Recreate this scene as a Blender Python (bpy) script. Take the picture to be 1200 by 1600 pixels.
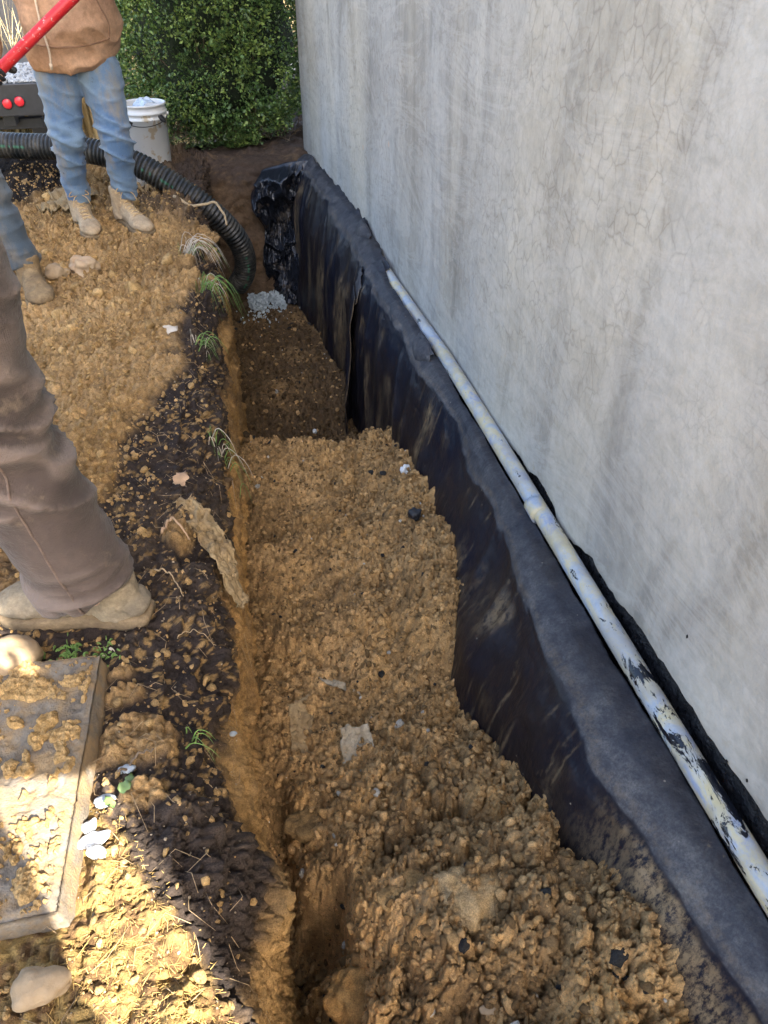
import bpy, math, random
import numpy as np
from mathutils import Vector
rad = math.radians
C = bpy.context.scene
for o in list(bpy.data.objects): bpy.data.objects.remove(o)
random.seed(5); RNG = np.random.default_rng(11)

# ---------------------------------------------------------------- camera, sky, sun, exposure
cam = bpy.data.objects.new("camera", bpy.data.cameras.new("camera")); C.collection.objects.link(cam)
cam.location = (0, 0, 1.3)
cam.rotation_euler = (rad(90 - 38.5), 0, rad(-11.85))
cam.data.sensor_fit = 'VERTICAL'; cam.data.sensor_height = 36; cam.data.lens = 26
cam.data.clip_start = .02; cam.data.clip_end = 500
C.camera = cam
SUN_EL, SUN_AZ = 38.0, 150.0            # azimuth clockwise from +Y
W = bpy.data.worlds.new("World"); C.world = W; W.use_nodes = True
nt = W.node_tree
sky = nt.nodes.new('ShaderNodeTexSky'); sky.sky_type = 'NISHITA'; sky.sun_disc = False
sky.air_density = 1.0; sky.dust_density = 4.0; sky.ozone_density = .3
sky.sun_elevation = rad(SUN_EL); sky.sun_rotation = rad(SUN_AZ)
bg = nt.nodes['Background']; bg.inputs['Strength'].default_value = .15
nt.links.new(sky.outputs[0], bg.inputs[0])
sun = bpy.data.objects.new("sun", bpy.data.lights.new("sun", 'SUN')); C.collection.objects.link(sun)
sun.data.energy = 5.0; sun.data.angle = rad(.5); sun.data.color = (1, .93, .82)
sd = Vector((math.sin(rad(SUN_AZ)) * math.cos(rad(SUN_EL)), math.cos(rad(SUN_AZ)) * math.cos(rad(SUN_EL)), math.sin(rad(SUN_EL))))
sun.rotation_euler = sd.to_track_quat('Z', 'Y').to_euler()
C.view_settings.view_transform = 'Standard'; C.view_settings.look = 'None'
C.view_settings.gamma = 1; C.view_settings.exposure = 2.45

# ---------------------------------------------------------------- noise
def _h(ix, iy, iz, s):
    M = np.uint32
    h = (ix.astype(np.int64) & 0xffffffff).astype(M) * M(374761393)
    h ^= (iy.astype(np.int64) & 0xffffffff).astype(M) * M(668265263)
    h ^= (iz.astype(np.int64) & 0xffffffff).astype(M) * M(2246822519)
    h += M(s * 3266489917 & 0xffffffff)
    h = (h ^ (h >> M(13))) * M(1274126177); h = (h ^ (h >> M(15))) * M(2654435761)
    return ((h ^ (h >> M(16))) & M(0xffffff)).astype(np.float32) / np.float32(0xffffff)
def vn(x, y, z, s=0):
    x = np.asarray(x, np.float32); y = np.asarray(y, np.float32); z = np.asarray(z, np.float32)
    x, y, z = np.broadcast_arrays(x, y, z)
    ix = np.floor(x).astype(np.int32); iy = np.floor(y).astype(np.int32); iz = np.floor(z).astype(np.int32)
    fx = x - ix; fy = y - iy; fz = z - iz
    fx = fx * fx * (3 - 2 * fx); fy = fy * fy * (3 - 2 * fy); fz = fz * fz * (3 - 2 * fz)
    r = 0
    for a in (0, 1):
        wx = fx if a else 1 - fx
        for b in (0, 1):
            wy = fy if b else 1 - fy
            for c in (0, 1):
                r = r + wx * wy * (fz if c else 1 - fz) * _h(ix + a, iy + b, iz + c, s)
    return r
def fbm(x, y, z, f=1., o=4, s=0, g=.5):
    r = 0; a = 1.; t = 0.
    for k in range(o):
        r = r + a * vn(np.asarray(x) * f, np.asarray(y) * f, np.asarray(z) * f, s + k); t += a; a *= g; f *= 2.03
    return r / t            # 0..1
def balls(u, v, cell, s=0, rmin=.3, rmax=.8, dens=1.):
    """packed half-balls: height (in units of cell) and a random value per ball"""
    u = np.asarray(u, np.float32) / cell; v = np.asarray(v, np.float32) / cell
    wu = fbm(u, v, 5.5, 1.3, 3, s + 300, .6) - .5; wv = fbm(u, v, 9.5, 1.3, 3, s + 310, .6) - .5
    u = u + 1.1 * wu; v = v + 1.1 * wv
    iu = np.floor(u).astype(np.int32); iv = np.floor(v).astype(np.int32); z = np.zeros_like(iu)
    best = np.zeros(u.shape, np.float32); idv = np.zeros(u.shape, np.float32)
    for a in (-1, 0, 1):
        for b in (-1, 0, 1):
            ju, jv = iu + a, iv + b
            cx = ju + _h(ju, jv, z, s); cy = jv + _h(ju, jv, z, s + 1)
            r = rmin + (rmax - rmin) * _h(ju, jv, z, s + 2) ** 1.5
            r = np.where(_h(ju, jv, z, s + 4) < dens, r, 0)
            h = np.sqrt(np.maximum(r * r - (u - cx) ** 2 - (v - cy) ** 2, 0))
            m = h > best
            best = np.where(m, h, best); idv = np.where(m, _h(ju, jv, z, s + 3), idv)
    return best, idv
def billow(x, y, z, f=1., o=4, s=0, g=.55):
    """rounded lumps with creases between them, 0..1"""
    r = 0; a = 1.; t = 0.
    for k in range(o):
        r = r + a * np.sqrt(np.abs(2 * vn(np.asarray(x) * f + 3.1 * k, np.asarray(y) * f, np.asarray(z) * f, s + k) - 1) + 1e-5); t += a; a *= g; f *= 2.1
    return r / t
def sstep(a, b, x):
    t = np.clip((np.asarray(x, float) - a) / (b - a), 0, 1); return t * t * (3 - 2 * t)
def lerp3(c0, c1, t): return np.asarray(c0)[None] * (1 - t[:, None]) + np.asarray(c1)[None] * t[:, None]

# ---------------------------------------------------------------- object helpers
def link(o, parent=None):
    C.collection.objects.link(o)
    if parent is not None: o.parent = parent
    return o
def mesh_np(name, V, F, mat, parent=None, col=None, smooth=True, loc=None):
    """V (n,3), F (m,k) numpy or list of lists; optional per-vertex colour"""
    V = np.asarray(V, np.float32).reshape(-1, 3)
    me = bpy.data.meshes.new(name)
    if isinstance(F, np.ndarray):
        m, k = F.shape
        me.vertices.add(len(V)); me.vertices.foreach_set('co', V.ravel())
        me.loops.add(m * k); me.loops.foreach_set('vertex_index', F.astype(np.int32).ravel())
        me.polygons.add(m); me.polygons.foreach_set('loop_start', np.arange(0, m * k, k, dtype=np.int32))
        me.update(calc_edges=True)
    else:
        me.from_pydata([tuple(map(float, v)) for v in V], [], F); me.update()
    me.validate()
    if col is not None:
        a = me.color_attributes.new('Col', 'FLOAT_COLOR', 'POINT')
        c = np.ones((len(me.vertices), 4), np.float32); c[:, :3] = np.clip(col, 0, 1)
        a.data.foreach_set('color', c.ravel())
    me.polygons.foreach_set('use_smooth', np.full(len(me.polygons), smooth))
    me.materials.append(mat)
    o = bpy.data.objects.new(name, me)
    if loc is not None: o.location = loc
    return link(o, parent)
def empty(name, loc=(0, 0, 0)):
    o = bpy.data.objects.new(name, None); o.location = loc; o.empty_display_size = .1
    return link(o)
def tag(o, label=None, cat=None, group=None, kind=None):
    if label: o['label'] = label
    if cat: o['category'] = cat
    if group: o['group'] = group
    if kind: o['kind'] = kind
    return o
def rebase(root, loc):
    """put the thing's origin at loc without moving its geometry (children were built in world coordinates)"""
    loc = Vector(loc); root.location = loc
    for ch in root.children:
        ch.location = ch.location - loc
def gridfaces(n, m, closed_u=False):
    i = np.arange(n - 1)[:, None]
    if closed_u:
        j = np.arange(m)[None]; j2 = (j + 1) % m
    else:
        j = np.arange(m - 1)[None]; j2 = j + 1
    a = i * m + j; b = i * m + j2; c = (i + 1) * m + j2; d = (i + 1) * m + j
    return np.stack([a, b, c, d], -1).reshape(-1, 4)

def spline(P, n):
    """Catmull-Rom through points, n samples"""
    P = np.asarray(P, float); Q = np.vstack([2 * P[0] - P[1], P, 2 * P[-1] - P[-2]])
    t = np.linspace(0, len(P) - 1 - 1e-6, n); i = t.astype(int); f = (t - i)[:, None]
    a, b, c, d = Q[i], Q[i + 1], Q[i + 2], Q[i + 3]
    return .5 * ((2 * b) + (-a + c) * f + (2 * a - 5 * b + 4 * c - d) * f ** 2 + (-a + 3 * b - 3 * c + d) * f ** 3)
def tube(P, R, seg=16, ref=(0, 0, 1), caps=True):
    """loft along P; R scalars or (a,b); returns V list, F list (quads+ngon caps)"""
    P = np.asarray(P, float); n = len(P)
    R = np.asarray(R, float)
    if R.ndim == 0: R = np.full((n, 2), float(R))
    elif R.ndim == 1: R = np.stack([R, R], 1) if len(R) == n else np.tile(R, (n, 1))
    T = np.gradient(P, axis=0); T /= np.linalg.norm(T, axis=1, keepdims=True) + 1e-12
    ref = np.asarray(ref, float); s = None; S = []
    for t in T:
        base = ref if s is None else s
        v = base - t * base.dot(t)
        if np.linalg.norm(v) < 1e-3: v = np.cross(t, [1, .3, .2])
        s = v / np.linalg.norm(v); S.append(s)
    S = np.array(S); N = np.cross(T, S)
    a = np.linspace(0, 2 * math.pi, seg, endpoint=False)
    V = P[:, None] + S[:, None] * (R[:, 0, None] * np.cos(a))[..., None] + N[:, None] * (R[:, 1, None] * np.sin(a))[..., None]
    F = [tuple(map(int, q)) for q in gridfaces(n, seg, True)]
    V = V.reshape(-1, 3)
    if caps:
        F.append(tuple(range(seg))[::-1]); F.append(tuple((n - 1) * seg + k for k in range(seg)))
    return [tuple(v) for v in V], F
def merge(parts):
    V = []; F = []
    for v, f in parts:
        o = len(V); V += list(v); F += [tuple(i + o for i in q) for q in f]
    return V, F
def box(x0, x1, y0, y1, z0, z1):
    V = [(x, y, z) for z in (z0, z1) for x, y in ((x0, y0), (x1, y0), (x1, y1), (x0, y1))]
    return V, [(0, 3, 2, 1), (4, 5, 6, 7), (0, 1, 5, 4), (1, 2, 6, 5), (2, 3, 7, 6), (3, 0, 4, 7)]
def remesh(parts, voxel, smooth=4):
    V, F = merge(parts)
    me = bpy.data.meshes.new('tmp'); me.from_pydata(V, [], F); me.update()
    o = bpy.data.objects.new('tmp', me); C.collection.objects.link(o)
    m = o.modifiers.new('r', 'REMESH'); m.mode = 'VOXEL'; m.voxel_size = voxel
    if smooth:
        s = o.modifiers.new('s', 'SMOOTH'); s.iterations = smooth; s.factor = .5
    dg = bpy.context.evaluated_depsgraph_get(); dg.update()
    e = o.evaluated_get(dg); m2 = e.to_mesh()
    n = len(m2.vertices); V = np.empty(n * 3, np.float32); m2.vertices.foreach_get('co', V)
    N = np.empty(n * 3, np.float32); m2.vertex_normals.foreach_get('vector', N)
    F = [tuple(p.vertices) for p in m2.polygons]
    e.to_mesh_clear(); bpy.data.objects.remove(o); bpy.data.meshes.remove(me)
    return V.reshape(-1, 3), N.reshape(-1, 3), F
_ico = {}
def ico(sub):
    if sub not in _ico:
        import bmesh
        bm = bmesh.new(); bmesh.ops.create_icosphere(bm, subdivisions=sub, radius=1)
        _ico[sub] = (np.array([v.co[:] for v in bm.verts]), np.array([[v.index for v in f.verts] for f in bm.faces])); bm.free()
    return _ico[sub]
def rotmats(n, rng):
    q = rng.normal(size=(n, 4)); q /= np.linalg.norm(q, axis=1, keepdims=True); w, x, y, z = q.T
    return np.stack([1 - 2 * (y * y + z * z), 2 * (x * y - z * w), 2 * (x * z + y * w), 2 * (x * y + z * w), 1 - 2 * (x * x + z * z),
                     2 * (y * z - x * w), 2 * (x * z - y * w), 2 * (y * z + x * w), 1 - 2 * (x * x + y * y)], 1).reshape(n, 3, 3)
def lumps(P, R, rng, sub=2, rough=.35, flat=(.7, 1.2)):
    """many crumb-like lumps as one mesh: returns V, F, index of lump per vertex"""
    n = len(P); B, F = ico(sub); k = len(B)
    nv = 24; bank = []
    for j in range(nv):
        o = j * 7.3
        d = 1 + rough * 3.9 * (fbm(B[:, 0] + o, B[:, 1] + o, B[:, 2], 1.9, 4, 40 + j, .75) - .5)
        Bq = B * d[:, None]
        for _c in range(7):
            nn = rng.normal(size=3); nn /= np.linalg.norm(nn); o_ = rng.uniform(.45, .85); q = Bq @ nn; Bq = Bq - np.outer(np.maximum(q - o_, 0) * .85, nn)
        bank.append(Bq)
    bank = np.array(bank)[rng.integers(0, nv, n)]
    S = rng.uniform(flat[0] * .8, flat[1] * 1.1, (n, 1, 3))
    V = np.einsum('nij,nkj->nki', rotmats(n, rng), bank * S) * np.asarray(R)[:, None, None] + np.asarray(P)[:, None]
    FF = F[None] + (np.arange(n) * k)[:, None, None]
    return V.reshape(-1, 3), FF.reshape(-1, 3), np.repeat(np.arange(n), k)
def rock(name, loc, size, mat, seed, parent=None, rough=.5, sub=4, sq=None):
    B, F = ico(sub); B = B.copy()
    if sq: B = np.sign(B) * np.abs(B) ** sq
    o = seed * 3.7
    d = 1 + rough * (fbm(B[:, 0] + o, B[:, 1], B[:, 2], 1.3, 2, seed) - .5) * 1.3 + .12 * (fbm(B[:, 0], B[:, 1] + o, B[:, 2], 5, 3, seed) - .5)
    return mesh_np(name, B * d[:, None] * np.array(size), F, mat, parent, loc=loc)

# ---------------------------------------------------------------- materials
class NB:
    def __init__(s, name):
        s.m = bpy.data.materials.new(name); s.m.use_nodes = True; s.t = s.m.node_tree
        s.b = s.t.nodes['Principled BSDF']; s.tc = s.n('ShaderNodeTexCoord')
    def n(s, t, **k):
        x = s.t.nodes.new(t)
        for a, v in k.items(): setattr(x, a, v)
        return x
    def l(s, a, b): s.t.links.new(a, b)
    def co(s, scale=(1, 1, 1)):
        m = s.n('ShaderNodeMapping'); m.inputs['Scale'].default_value = scale; s.l(s.tc.outputs['Object'], m.inputs[0]); return m.outputs[0]
    def noise(s, scale, detail=4, rough=.55, vec=None, dist=0.):
        x = s.n('ShaderNodeTexNoise'); x.inputs['Scale'].default_value = scale; x.inputs['Detail'].default_value = detail
        x.inputs['Roughness'].default_value = rough; x.inputs['Distortion'].default_value = dist
        s.l(vec if vec is not None else s.co(), x.inputs['Vector']); return x.outputs['Fac']
    def vor(s, scale, feature='F1', vec=None, out='Distance', rnd=1.):
        x = s.n('ShaderNodeTexVoronoi'); x.feature = feature; x.inputs['Scale'].default_value = scale; x.inputs['Randomness'].default_value = rnd
        s.l(vec if vec is not None else s.co(), x.inputs['Vector']); return x.outputs[out]
    def ramp(s, fac, stops, interp='LINEAR'):
        r = s.n('ShaderNodeValToRGB'); r.color_ramp.interpolation = interp; e = r.color_ramp.elements
        while len(e) < len(stops): e.new(.5)
        for k, (p, c) in zip(e, stops):
            k.position = p; k.color = (c, c, c, 1) if isinstance(c, (int, float)) else (*c, 1)
        s.l(fac, r.inputs[0]); return r.outputs[0]
    def mix(s, fac, a, b, mode='MIX'):
        x = s.n('ShaderNodeMix'); x.data_type = 'RGBA'; x.blend_type = mode
        for v, i in ((fac, 0), (a, 6), (b, 7)):
            if isinstance(v, (int, float)): x.inputs[i].default_value = v if i == 0 else (v, v, v, 1)
            elif isinstance(v, tuple): x.inputs[i].default_value = (*v, 1)
            else: s.l(v, x.inputs[i])
        return x.outputs[2]
    def math(s, op, a, b=0.):
        x = s.n('ShaderNodeMath'); x.operation = op
        for v, i in ((a, 0), (b, 1)):
            if isinstance(v, (int, float)): x.inputs[i].default_value = v
            else: s.l(v, x.inputs[i])
        return x.outputs[0]
    def attr(s, name='Col'):
        x = s.n('ShaderNodeAttribute'); x.attribute_name = name; return x.outputs['Color']
    def axis(s, k):
        x = s.n('ShaderNodeSeparateXYZ'); s.l(s.tc.outputs['Object'], x.inputs[0]); return x.outputs[k]
    def base(s, c):
        if isinstance(c, tuple): s.b.inputs['Base Color'].default_value = (*c, 1)
        else: s.l(c, s.b.inputs['Base Color'])
    def rough(s, r):
        if isinstance(r, (int, float)): s.b.inputs['Roughness'].default_value = r
        else: s.l(r, s.b.inputs['Roughness'])
    def bump(s, h, strength=.5, dist=.002, prev=None):
        x = s.n('ShaderNodeBump'); x.inputs['Strength'].default_value = strength; x.inputs['Distance'].default_value = dist
        s.l(h, x.inputs['Height'])
        if prev is not None: s.l(prev, x.inputs['Normal'])
        s.l(x.outputs[0], s.b.inputs['Normal']); return x.outputs[0]

def simple(name, col, rough=.7, var=.15, scale=20, metal=0., bump=.0, spec=None):
    b = NB(name)
    f = b.noise(scale, 5, .6)
    lo = tuple(c * (1 - var) for c in col); hi = tuple(min(1, c * (1 + var)) for c in col)
    b.base(b.ramp(f, [(.3, lo), (.7, hi)])); b.rough(rough); b.b.inputs['Metallic'].default_value = metal
    if spec is not None: b.b.inputs['Specular IOR Level'].default_value = spec
    if bump: b.bump(b.noise(scale * 6, 4), bump, .003)
    return b.m

def soil_material():
    b = NB('soil')
    c = b.attr()
    v = b.ramp(b.noise(38, 6, .7), [(.25, .5), (.5, 1.), (.78, 1.4)])
    c = b.mix(1., c, v, 'MULTIPLY')
    v2 = b.ramp(b.noise(300, 4, .75), [(.3, .55), (.7, 1.35)])
    c = b.mix(1., c, v2, 'MULTIPLY')
    gr = b.ramp(b.vor(95, out='Color'), [(.0, 0.), (.93, 0.), (.95, 1.)], 'CONSTANT')     # small pale grains
    gm = b.math('MULTIPLY', gr, b.ramp(b.vor(95), [(.12, 1.), (.2, 0.)]))
    c = b.mix(b.math('MULTIPLY', gm, .55), c, (.5, .42, .3))
    b.base(c); b.rough(b.ramp(b.noise(60, 3), [(.3, .78), (.8, .97)])); b.b.inputs['Specular IOR Level'].default_value = .25
    n0 = b.bump(b.noise(75, 6, .75), .9, .010)
    n1 = b.bump(b.noise(260, 5, .7), .9, .004, n0)
    b.bump(b.vor(420), .5, .0015, n1)
    return b.m
M_SOIL = soil_material()

def plaster_material():
    b = NB('plaster')
    sy = b.co((1, 1, .28))                                   # streaks run down the wall
    blot = b.noise(1.1, 5, .6)
    base = b.ramp(blot, [(.3, (.34, .325, .295)), (.52, (.455, .44, .405)), (.72, (.56, .545, .505))])
    st = b.noise(3.4, 5, .62, vec=sy, dist=.6)
    base = b.mix(.75, base, b.ramp(st, [(.34, .54), (.5, .98), (.70, 1.14)]), 'MULTIPLY')
    base = b.mix(1., base, b.ramp(b.noise(2.1, 3, .5, vec=b.co((1, 1, .12))), [(.38, (.86, .88, .915)), (.6, (1., .97, .905))]), 'MULTIPLY')
    base = b.mix(.85, base, b.ramp(b.noise(34, 6, .75), [(.3, .8), (.55, 1.0), (.75, 1.08)]), 'MULTIPLY')
    # map cracks: distorted cell borders, tighter low on the wall and missing in patches
    def cracks(scale, width, dist):
        nz = b.n('ShaderNodeTexNoise'); nz.inputs['Scale'].default_value = scale * .55; nz.inputs['Detail'].default_value = 5
        b.l(b.co(), nz.inputs['Vector'])
        off = b.n('ShaderNodeVectorMath'); off.operation = 'MULTIPLY_ADD'; b.l(nz.outputs['Color'], off.inputs[0])
        off.inputs[1].default_value = (dist, dist, dist); b.l(b.co((1, 1, .68)), off.inputs[2])
        return b.ramp(b.vor(scale, 'DISTANCE_TO_EDGE', vec=off.outputs[0]), [(0, 1.), (width, .25), (width * 2.6, 0.)])
    ca = cracks(25, .06, .045); cb = cracks(11, .018, .12)
    cc = cracks(46, .06, .03)
    mk = b.ramp(b.noise(1.9, 4, .6), [(.36, 0.), (.52, 1.)])
    mk2 = b.ramp(b.noise(1.3, 4, .6, vec=b.co((1, 1.3, .8))), [(.4, 1.), (.6, 0.)])
    mk3 = b.ramp(b.noise(2.7, 3, .6, vec=b.co((1, 1, .6))), [(.5, 0.), (.62, 1.)])
    cr = b.math('MAXIMUM', b.math('MULTIPLY', ca, mk), b.math('MULTIPLY', cb, b.math('MULTIPLY', mk2, .35)))
    cr = b.math('MAXIMUM', cr, b.math('MULTIPLY', cc, b.math('MULTIPLY', mk3, .7)))
    cr = b.math('MULTIPLY', cr, b.ramp(b.noise(11, 4, .7), [(.36, .15), (.56, 1.)]))
    low = b.n('ShaderNodeMapRange'); b.l(b.math('SUBTRACT', b.axis(2), b.math('MULTIPLY', b.axis(1), -.25)), low.inputs[0])
    low.inputs[1].default_value = .40; low.inputs[2].default_value = 1.0; low.inputs[3].default_value = .12; low.inputs[4].default_value = .6
    cr = b.math('MULTIPLY', cr, low.outputs[0])
    base = b.mix(cr, base, (.20, .18, .155))
    # rust spots and specks
    sp = b.math('MULTIPLY', b.ramp(b.vor(9), [(.09, 1.), (.14, 0.)]), b.ramp(b.vor(9, out='Color'), [(.0, 0.), (.86, 1.)], 'CONSTANT'))
    base = b.mix(b.math('MULTIPLY', sp, .45), base, (.62, .37, .2))
    bk = b.math('MULTIPLY', b.ramp(b.vor(22), [(.05, 1.), (.09, 0.)]), b.ramp(b.vor(22, out='Color'), [(.0, 0.), (.93, 1.)], 'CONSTANT'))
    base = b.mix(b.math('MULTIPLY', bk, .6), base, (.1, .08, .07))
    spl = b.math('MULTIPLY', b.ramp(b.noise(26, 5, .75), [(.60, 0.), (.66, 1.)]), b.ramp(b.axis(2), [(.02, 1.), (.16, 0.)]))
    base = b.mix(b.math('MULTIPLY', spl, .6), base, (.36, .27, .15))
    tr_ = b.ramp(b.noise(3.2, 6, .75, vec=b.co((1, .45, 1.3)), dist=1.2), [(.44, 0.), (.5, 1.), (.56, 0.)])
    base = b.mix(b.math('MULTIPLY', tr_, .22), base, (.62, .60, .57))
    b.base(base); b.rough(.75)
    n1 = b.bump(cr, -.35, .002)
    n2 = b.bump(b.noise(14, 6, .65), .45, .012, n1)
    b.bump(b.noise(170, 4, .6), .3, .0012, n2)
    return b.m
M_PLASTER = plaster_material()

def tar_material():
    b = NB('tar')
    b.base(b.ramp(b.noise(90, 4, .7), [(.45, (.006, .006, .008)), (.75, (.03, .028, .03))])); b.rough(b.ramp(b.noise(60, 3), [(.4, .22), (.6, .6)]))
    n = b.bump(b.noise(90, 5, .7), 1., .006); b.bump(b.vor(160), .6, .003, n)
    return b.m
M_TAR = tar_material()

def pvc_material():
    b = NB('muddy_pvc')
    s = b.co((1, .5, 1))
    c = b.mix(b.ramp(b.noise(15, 6, .7, vec=s, dist=.8), [(.44, 0.), (.56, 1.)]), (.27, .33, .42), (.47, .40, .22))
    c = b.mix(b.ramp(b.noise(24, 6, .7, vec=s, dist=.5), [(.52, 0.), (.62, .8)]), c, (.15, .22, .42))
    c = b.mix(b.ramp(b.noise(33, 5, .7), [(.35, .0), (.7, .5)]), c, (.50, .49, .45))
    # tar splashes, thickest towards the near end
    y = b.axis(1)
    near = b.n('ShaderNodeMapRange'); b.l(y, near.inputs[0]); near.inputs[1].default_value = 1.7; near.inputs[2].default_value = .9
    near.inputs[3].default_value = 0.; near.inputs[4].default_value = .10
    t = b.math('ADD', b.noise(19, 8, .72, vec=b.co((1.4, .45, 1.6)), dist=.6), near.outputs[0])
    tm = b.ramp(t, [(.635, 0.), (.655, 1.)])
    c = b.mix(tm, c, (.008, .009, .014))
    c = b.mix(b.ramp(b.noise(4.5, 6, .7), [(.48, 0.), (.6, .65)]), c, (.30, .28, .24)); c = b.mix(tm, c, (.008, .009, .014))
    b.base(c); b.rough(b.mix(tm, .5, .2)); b.bump(tm, .4, .002)
    return b.m
M_PVC = pvc_material()

def fabric_material():
    b = NB('filter_fabric')
    c = b.mix(b.ramp(b.noise(2.3, 4), [(.4, 0.), (.6, 1.)]), (.005, .007, .016), (.014, .011, .012))
    # mud dragged down the sheet
    st = b.noise(30, 6, .7, vec=b.co((1, 1, .10)))
    zone = b.noise(3.1, 4, .6)
    mud = b.math('MULTIPLY', b.ramp(st, [(.60, 0.), (.66, 1.)]), b.math('MULTIPLY', b.ramp(zone, [(.50, 0.), (.62, 1.)]), b.ramp(b.noise(90, 5, .8), [(.4, 0.), (.6, 1.)])))
    c = b.mix(b.math('MULTIPLY', mud, .75), c, (.15, .105, .06))
    spk = b.math('MULTIPLY', b.ramp(b.vor(70), [(.13, 1.), (.2, 0.)]), b.ramp(b.vor(70, out='Color'), [(.0, 0.), (.9, 1.)], 'CONSTANT'))
    c = b.mix(b.math('MULTIPLY', spk, .5), c, (.42, .36, .27))
    # dust and painted crest light on the shoulder (mask in the mesh: R = both, G = mud)
    sp = b.n('ShaderNodeSeparateColor'); b.l(b.attr(), sp.inputs[0])
    du = b.math('MULTIPLY', sp.outputs[0], b.ramp(b.noise(170, 6, .85), [(.36, .35), (.62, 1.)]))
    dc = b.ramp(b.noise(11, 8, .8), [(.35, (.028, .030, .038)), (.5, (.075, .076, .084)), (.66, (.15, .145, .14))])
    c = b.mix(du, c, dc)
    c = b.mix(b.math('MULTIPLY', sp.outputs[1], b.ramp(b.noise(60, 7, .8, vec=b.co((1, 1, .3))), [(.42, 0.), (.56, 1.)])), c, (.21, .15, .085))
    b.base(c); b.rough(b.mix(du, .45, .95))
    b.b.inputs['Specular IOR Level'].default_value = .3
    n = b.bump(b.noise(420, 3, .6), .35, .0012)
    b.bump(b.noise(7, 5, .6, vec=b.co((1, 1, .35))), .55, .03, n)
    return b.m
M_FAB = fabric_material()

def plastic_material():
    b = NB('black_plastic')
    b.base(b.mix(b.ramp(b.noise(7, 5, .7), [(.58, 0.), (.68, .5)]), (.010, .012, .018), (.14, .11, .08)))
    b.rough(.27); b.bump(b.noise(10, 4, .5), .5, .02); return b.m
M_PLASTIC = plastic_material()

def hose_material():
    b = NB('corrugated_plastic')
    c = b.mix(b.ramp(b.noise(14, 7, .8), [(.46, 0.), (.7, .7)]), (.012, .015, .018), (.16, .14, .11))
    c = b.mix(b.attr(), c, (.035, .16, .09))
    b.base(c); b.rough(.42); return b.m
M_HOSE = hose_material()

def denim(name, blue, pale, mud, mudamt):
    b = NB(name)
    c = b.mix(b.ramp(b.noise(5, 4, .6, vec=b.co((1, 1, .5))), [(.35, 0.), (.65, 1.)]), blue, pale)
    c = b.mix(b.ramp(b.noise(9, 5, .65, vec=b.co((1, 1, .45))), [(.5, 0.), (.72, mudamt)]), c, mud)
    c = b.mix(b.ramp(b.noise(16, 4, .7), [(.66, 0.), (.72, .7)]), c, (.03, .03, .035))
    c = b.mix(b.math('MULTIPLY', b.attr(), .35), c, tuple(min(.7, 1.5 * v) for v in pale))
    c = b.mix(.6, c, b.ramp(b.noise(300, 2, .6), [(.3, .8), (.7, 1.15)]), 'MULTIPLY')
    b.base(c); b.rough(.9); b.b.inputs['Sheen Weight'].default_value = .1
    n = b.bump(b.noise(18, 4, .6, vec=b.co((1, 1, 2.2))), .4, .008); b.bump(b.noise(400, 2), .25, .001, n)
    return b.m
M_JEANS = denim('faded_denim', (.065, .135, .27), (.17, .25, .34), (.27, .23, .15), .8)
M_JEANS2 = denim('dusty_denim', (.035, .06, .095), (.075, .10, .13), (.17, .14, .10), .8)
M_JEANS3 = denim('dark_denim', (.03, .04, .07), (.05, .06, .09), (.1, .09, .08), .3)
def cord_material():
    b = NB('corduroy')
    c = b.mix(b.ramp(b.noise(4.5, 5, .65), [(.35, 0.), (.7, 1.)]), (.040, .029, .025), (.085, .062, .051))
    c = b.mix(b.ramp(b.noise(11, 5, .7), [(.6, 0.), (.74, .55)]), c, (.22, .17, .115))
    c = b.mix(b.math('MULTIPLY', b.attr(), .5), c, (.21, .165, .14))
    c = b.mix(.8, c, b.ramp(b.noise(3, 6, .7, vec=b.co((1, 1, .5))), [(.3, .65), (.7, 1.3)]), 'MULTIPLY')
    b.base(c); b.rough(.95); b.b.inputs['Sheen Weight'].default_value = .1
    w = b.n('ShaderNodeTexWave'); w.wave_type = 'BANDS'; w.bands_direction = 'X'; w.inputs['Scale'].default_value = 125; w.inputs['Distortion'].default_value = .8; w.inputs['Detail'].default_value = 2
    b.l(b.co((1, .8, .12)), w.inputs['Vector'])
    n = b.bump(w.outputs['Fac'], .25, .001); b.bump(b.noise(9, 6, .65, vec=b.co((1, 1, 1.6))), .8, .02, n)
    return b.m
M_CORD = cord_material()
def canvas(name, a, c2, mud=(.1, .07, .05), s=7):
    b = NB(name)
    c = b.mix(b.ramp(b.noise(s, 5, .65), [(.35, 0.), (.65, 1.)]), a, c2)
    c = b.mix(b.ramp(b.noise(s * 2.3, 5, .7), [(.6, 0.), (.72, .6)]), c, mud)
    n = b.bump(b.noise(s * 3, 6, .7), .6, .010); c = b.mix(.7, c, b.ramp(b.noise(s * 7, 5, .75), [(.3, .6), (.7, 1.25)]), 'MULTIPLY')
    b.base(c); b.rough(.92); b.bump(b.noise(160, 4, .7), .5, .002, n); return b.m
M_HOODIE = canvas('tan_cotton', (.40, .235, .135), (.52, .32, .195), (.19, .12, .08), 6)
M_JACKET = canvas('brown_canvas', (.12, .08, .06), (.17, .12, .09))
M_DARKJ = canvas('dark_jacket_cloth', (.03, .035, .045), (.05, .055, .065), (.07, .06, .05))
M_BOOT = canvas('muddy_tan_leather', (.36, .265, .165), (.47, .37, .25), (.22, .155, .09), 14)
M_BOOT2 = canvas('muddy_grey_leather', (.17, .14, .10), (.31, .25, .165), (.17, .11, .05), 12)
M_SOLE = canvas('muddy_sole', (.16, .115, .065), (.26, .19, .11), (.07, .05, .03), 16)
M_MUDDY = canvas('mud_caked_leather', (.16, .11, .06), (.27, .19, .10), (.09, .06, .035), 16)
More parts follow.
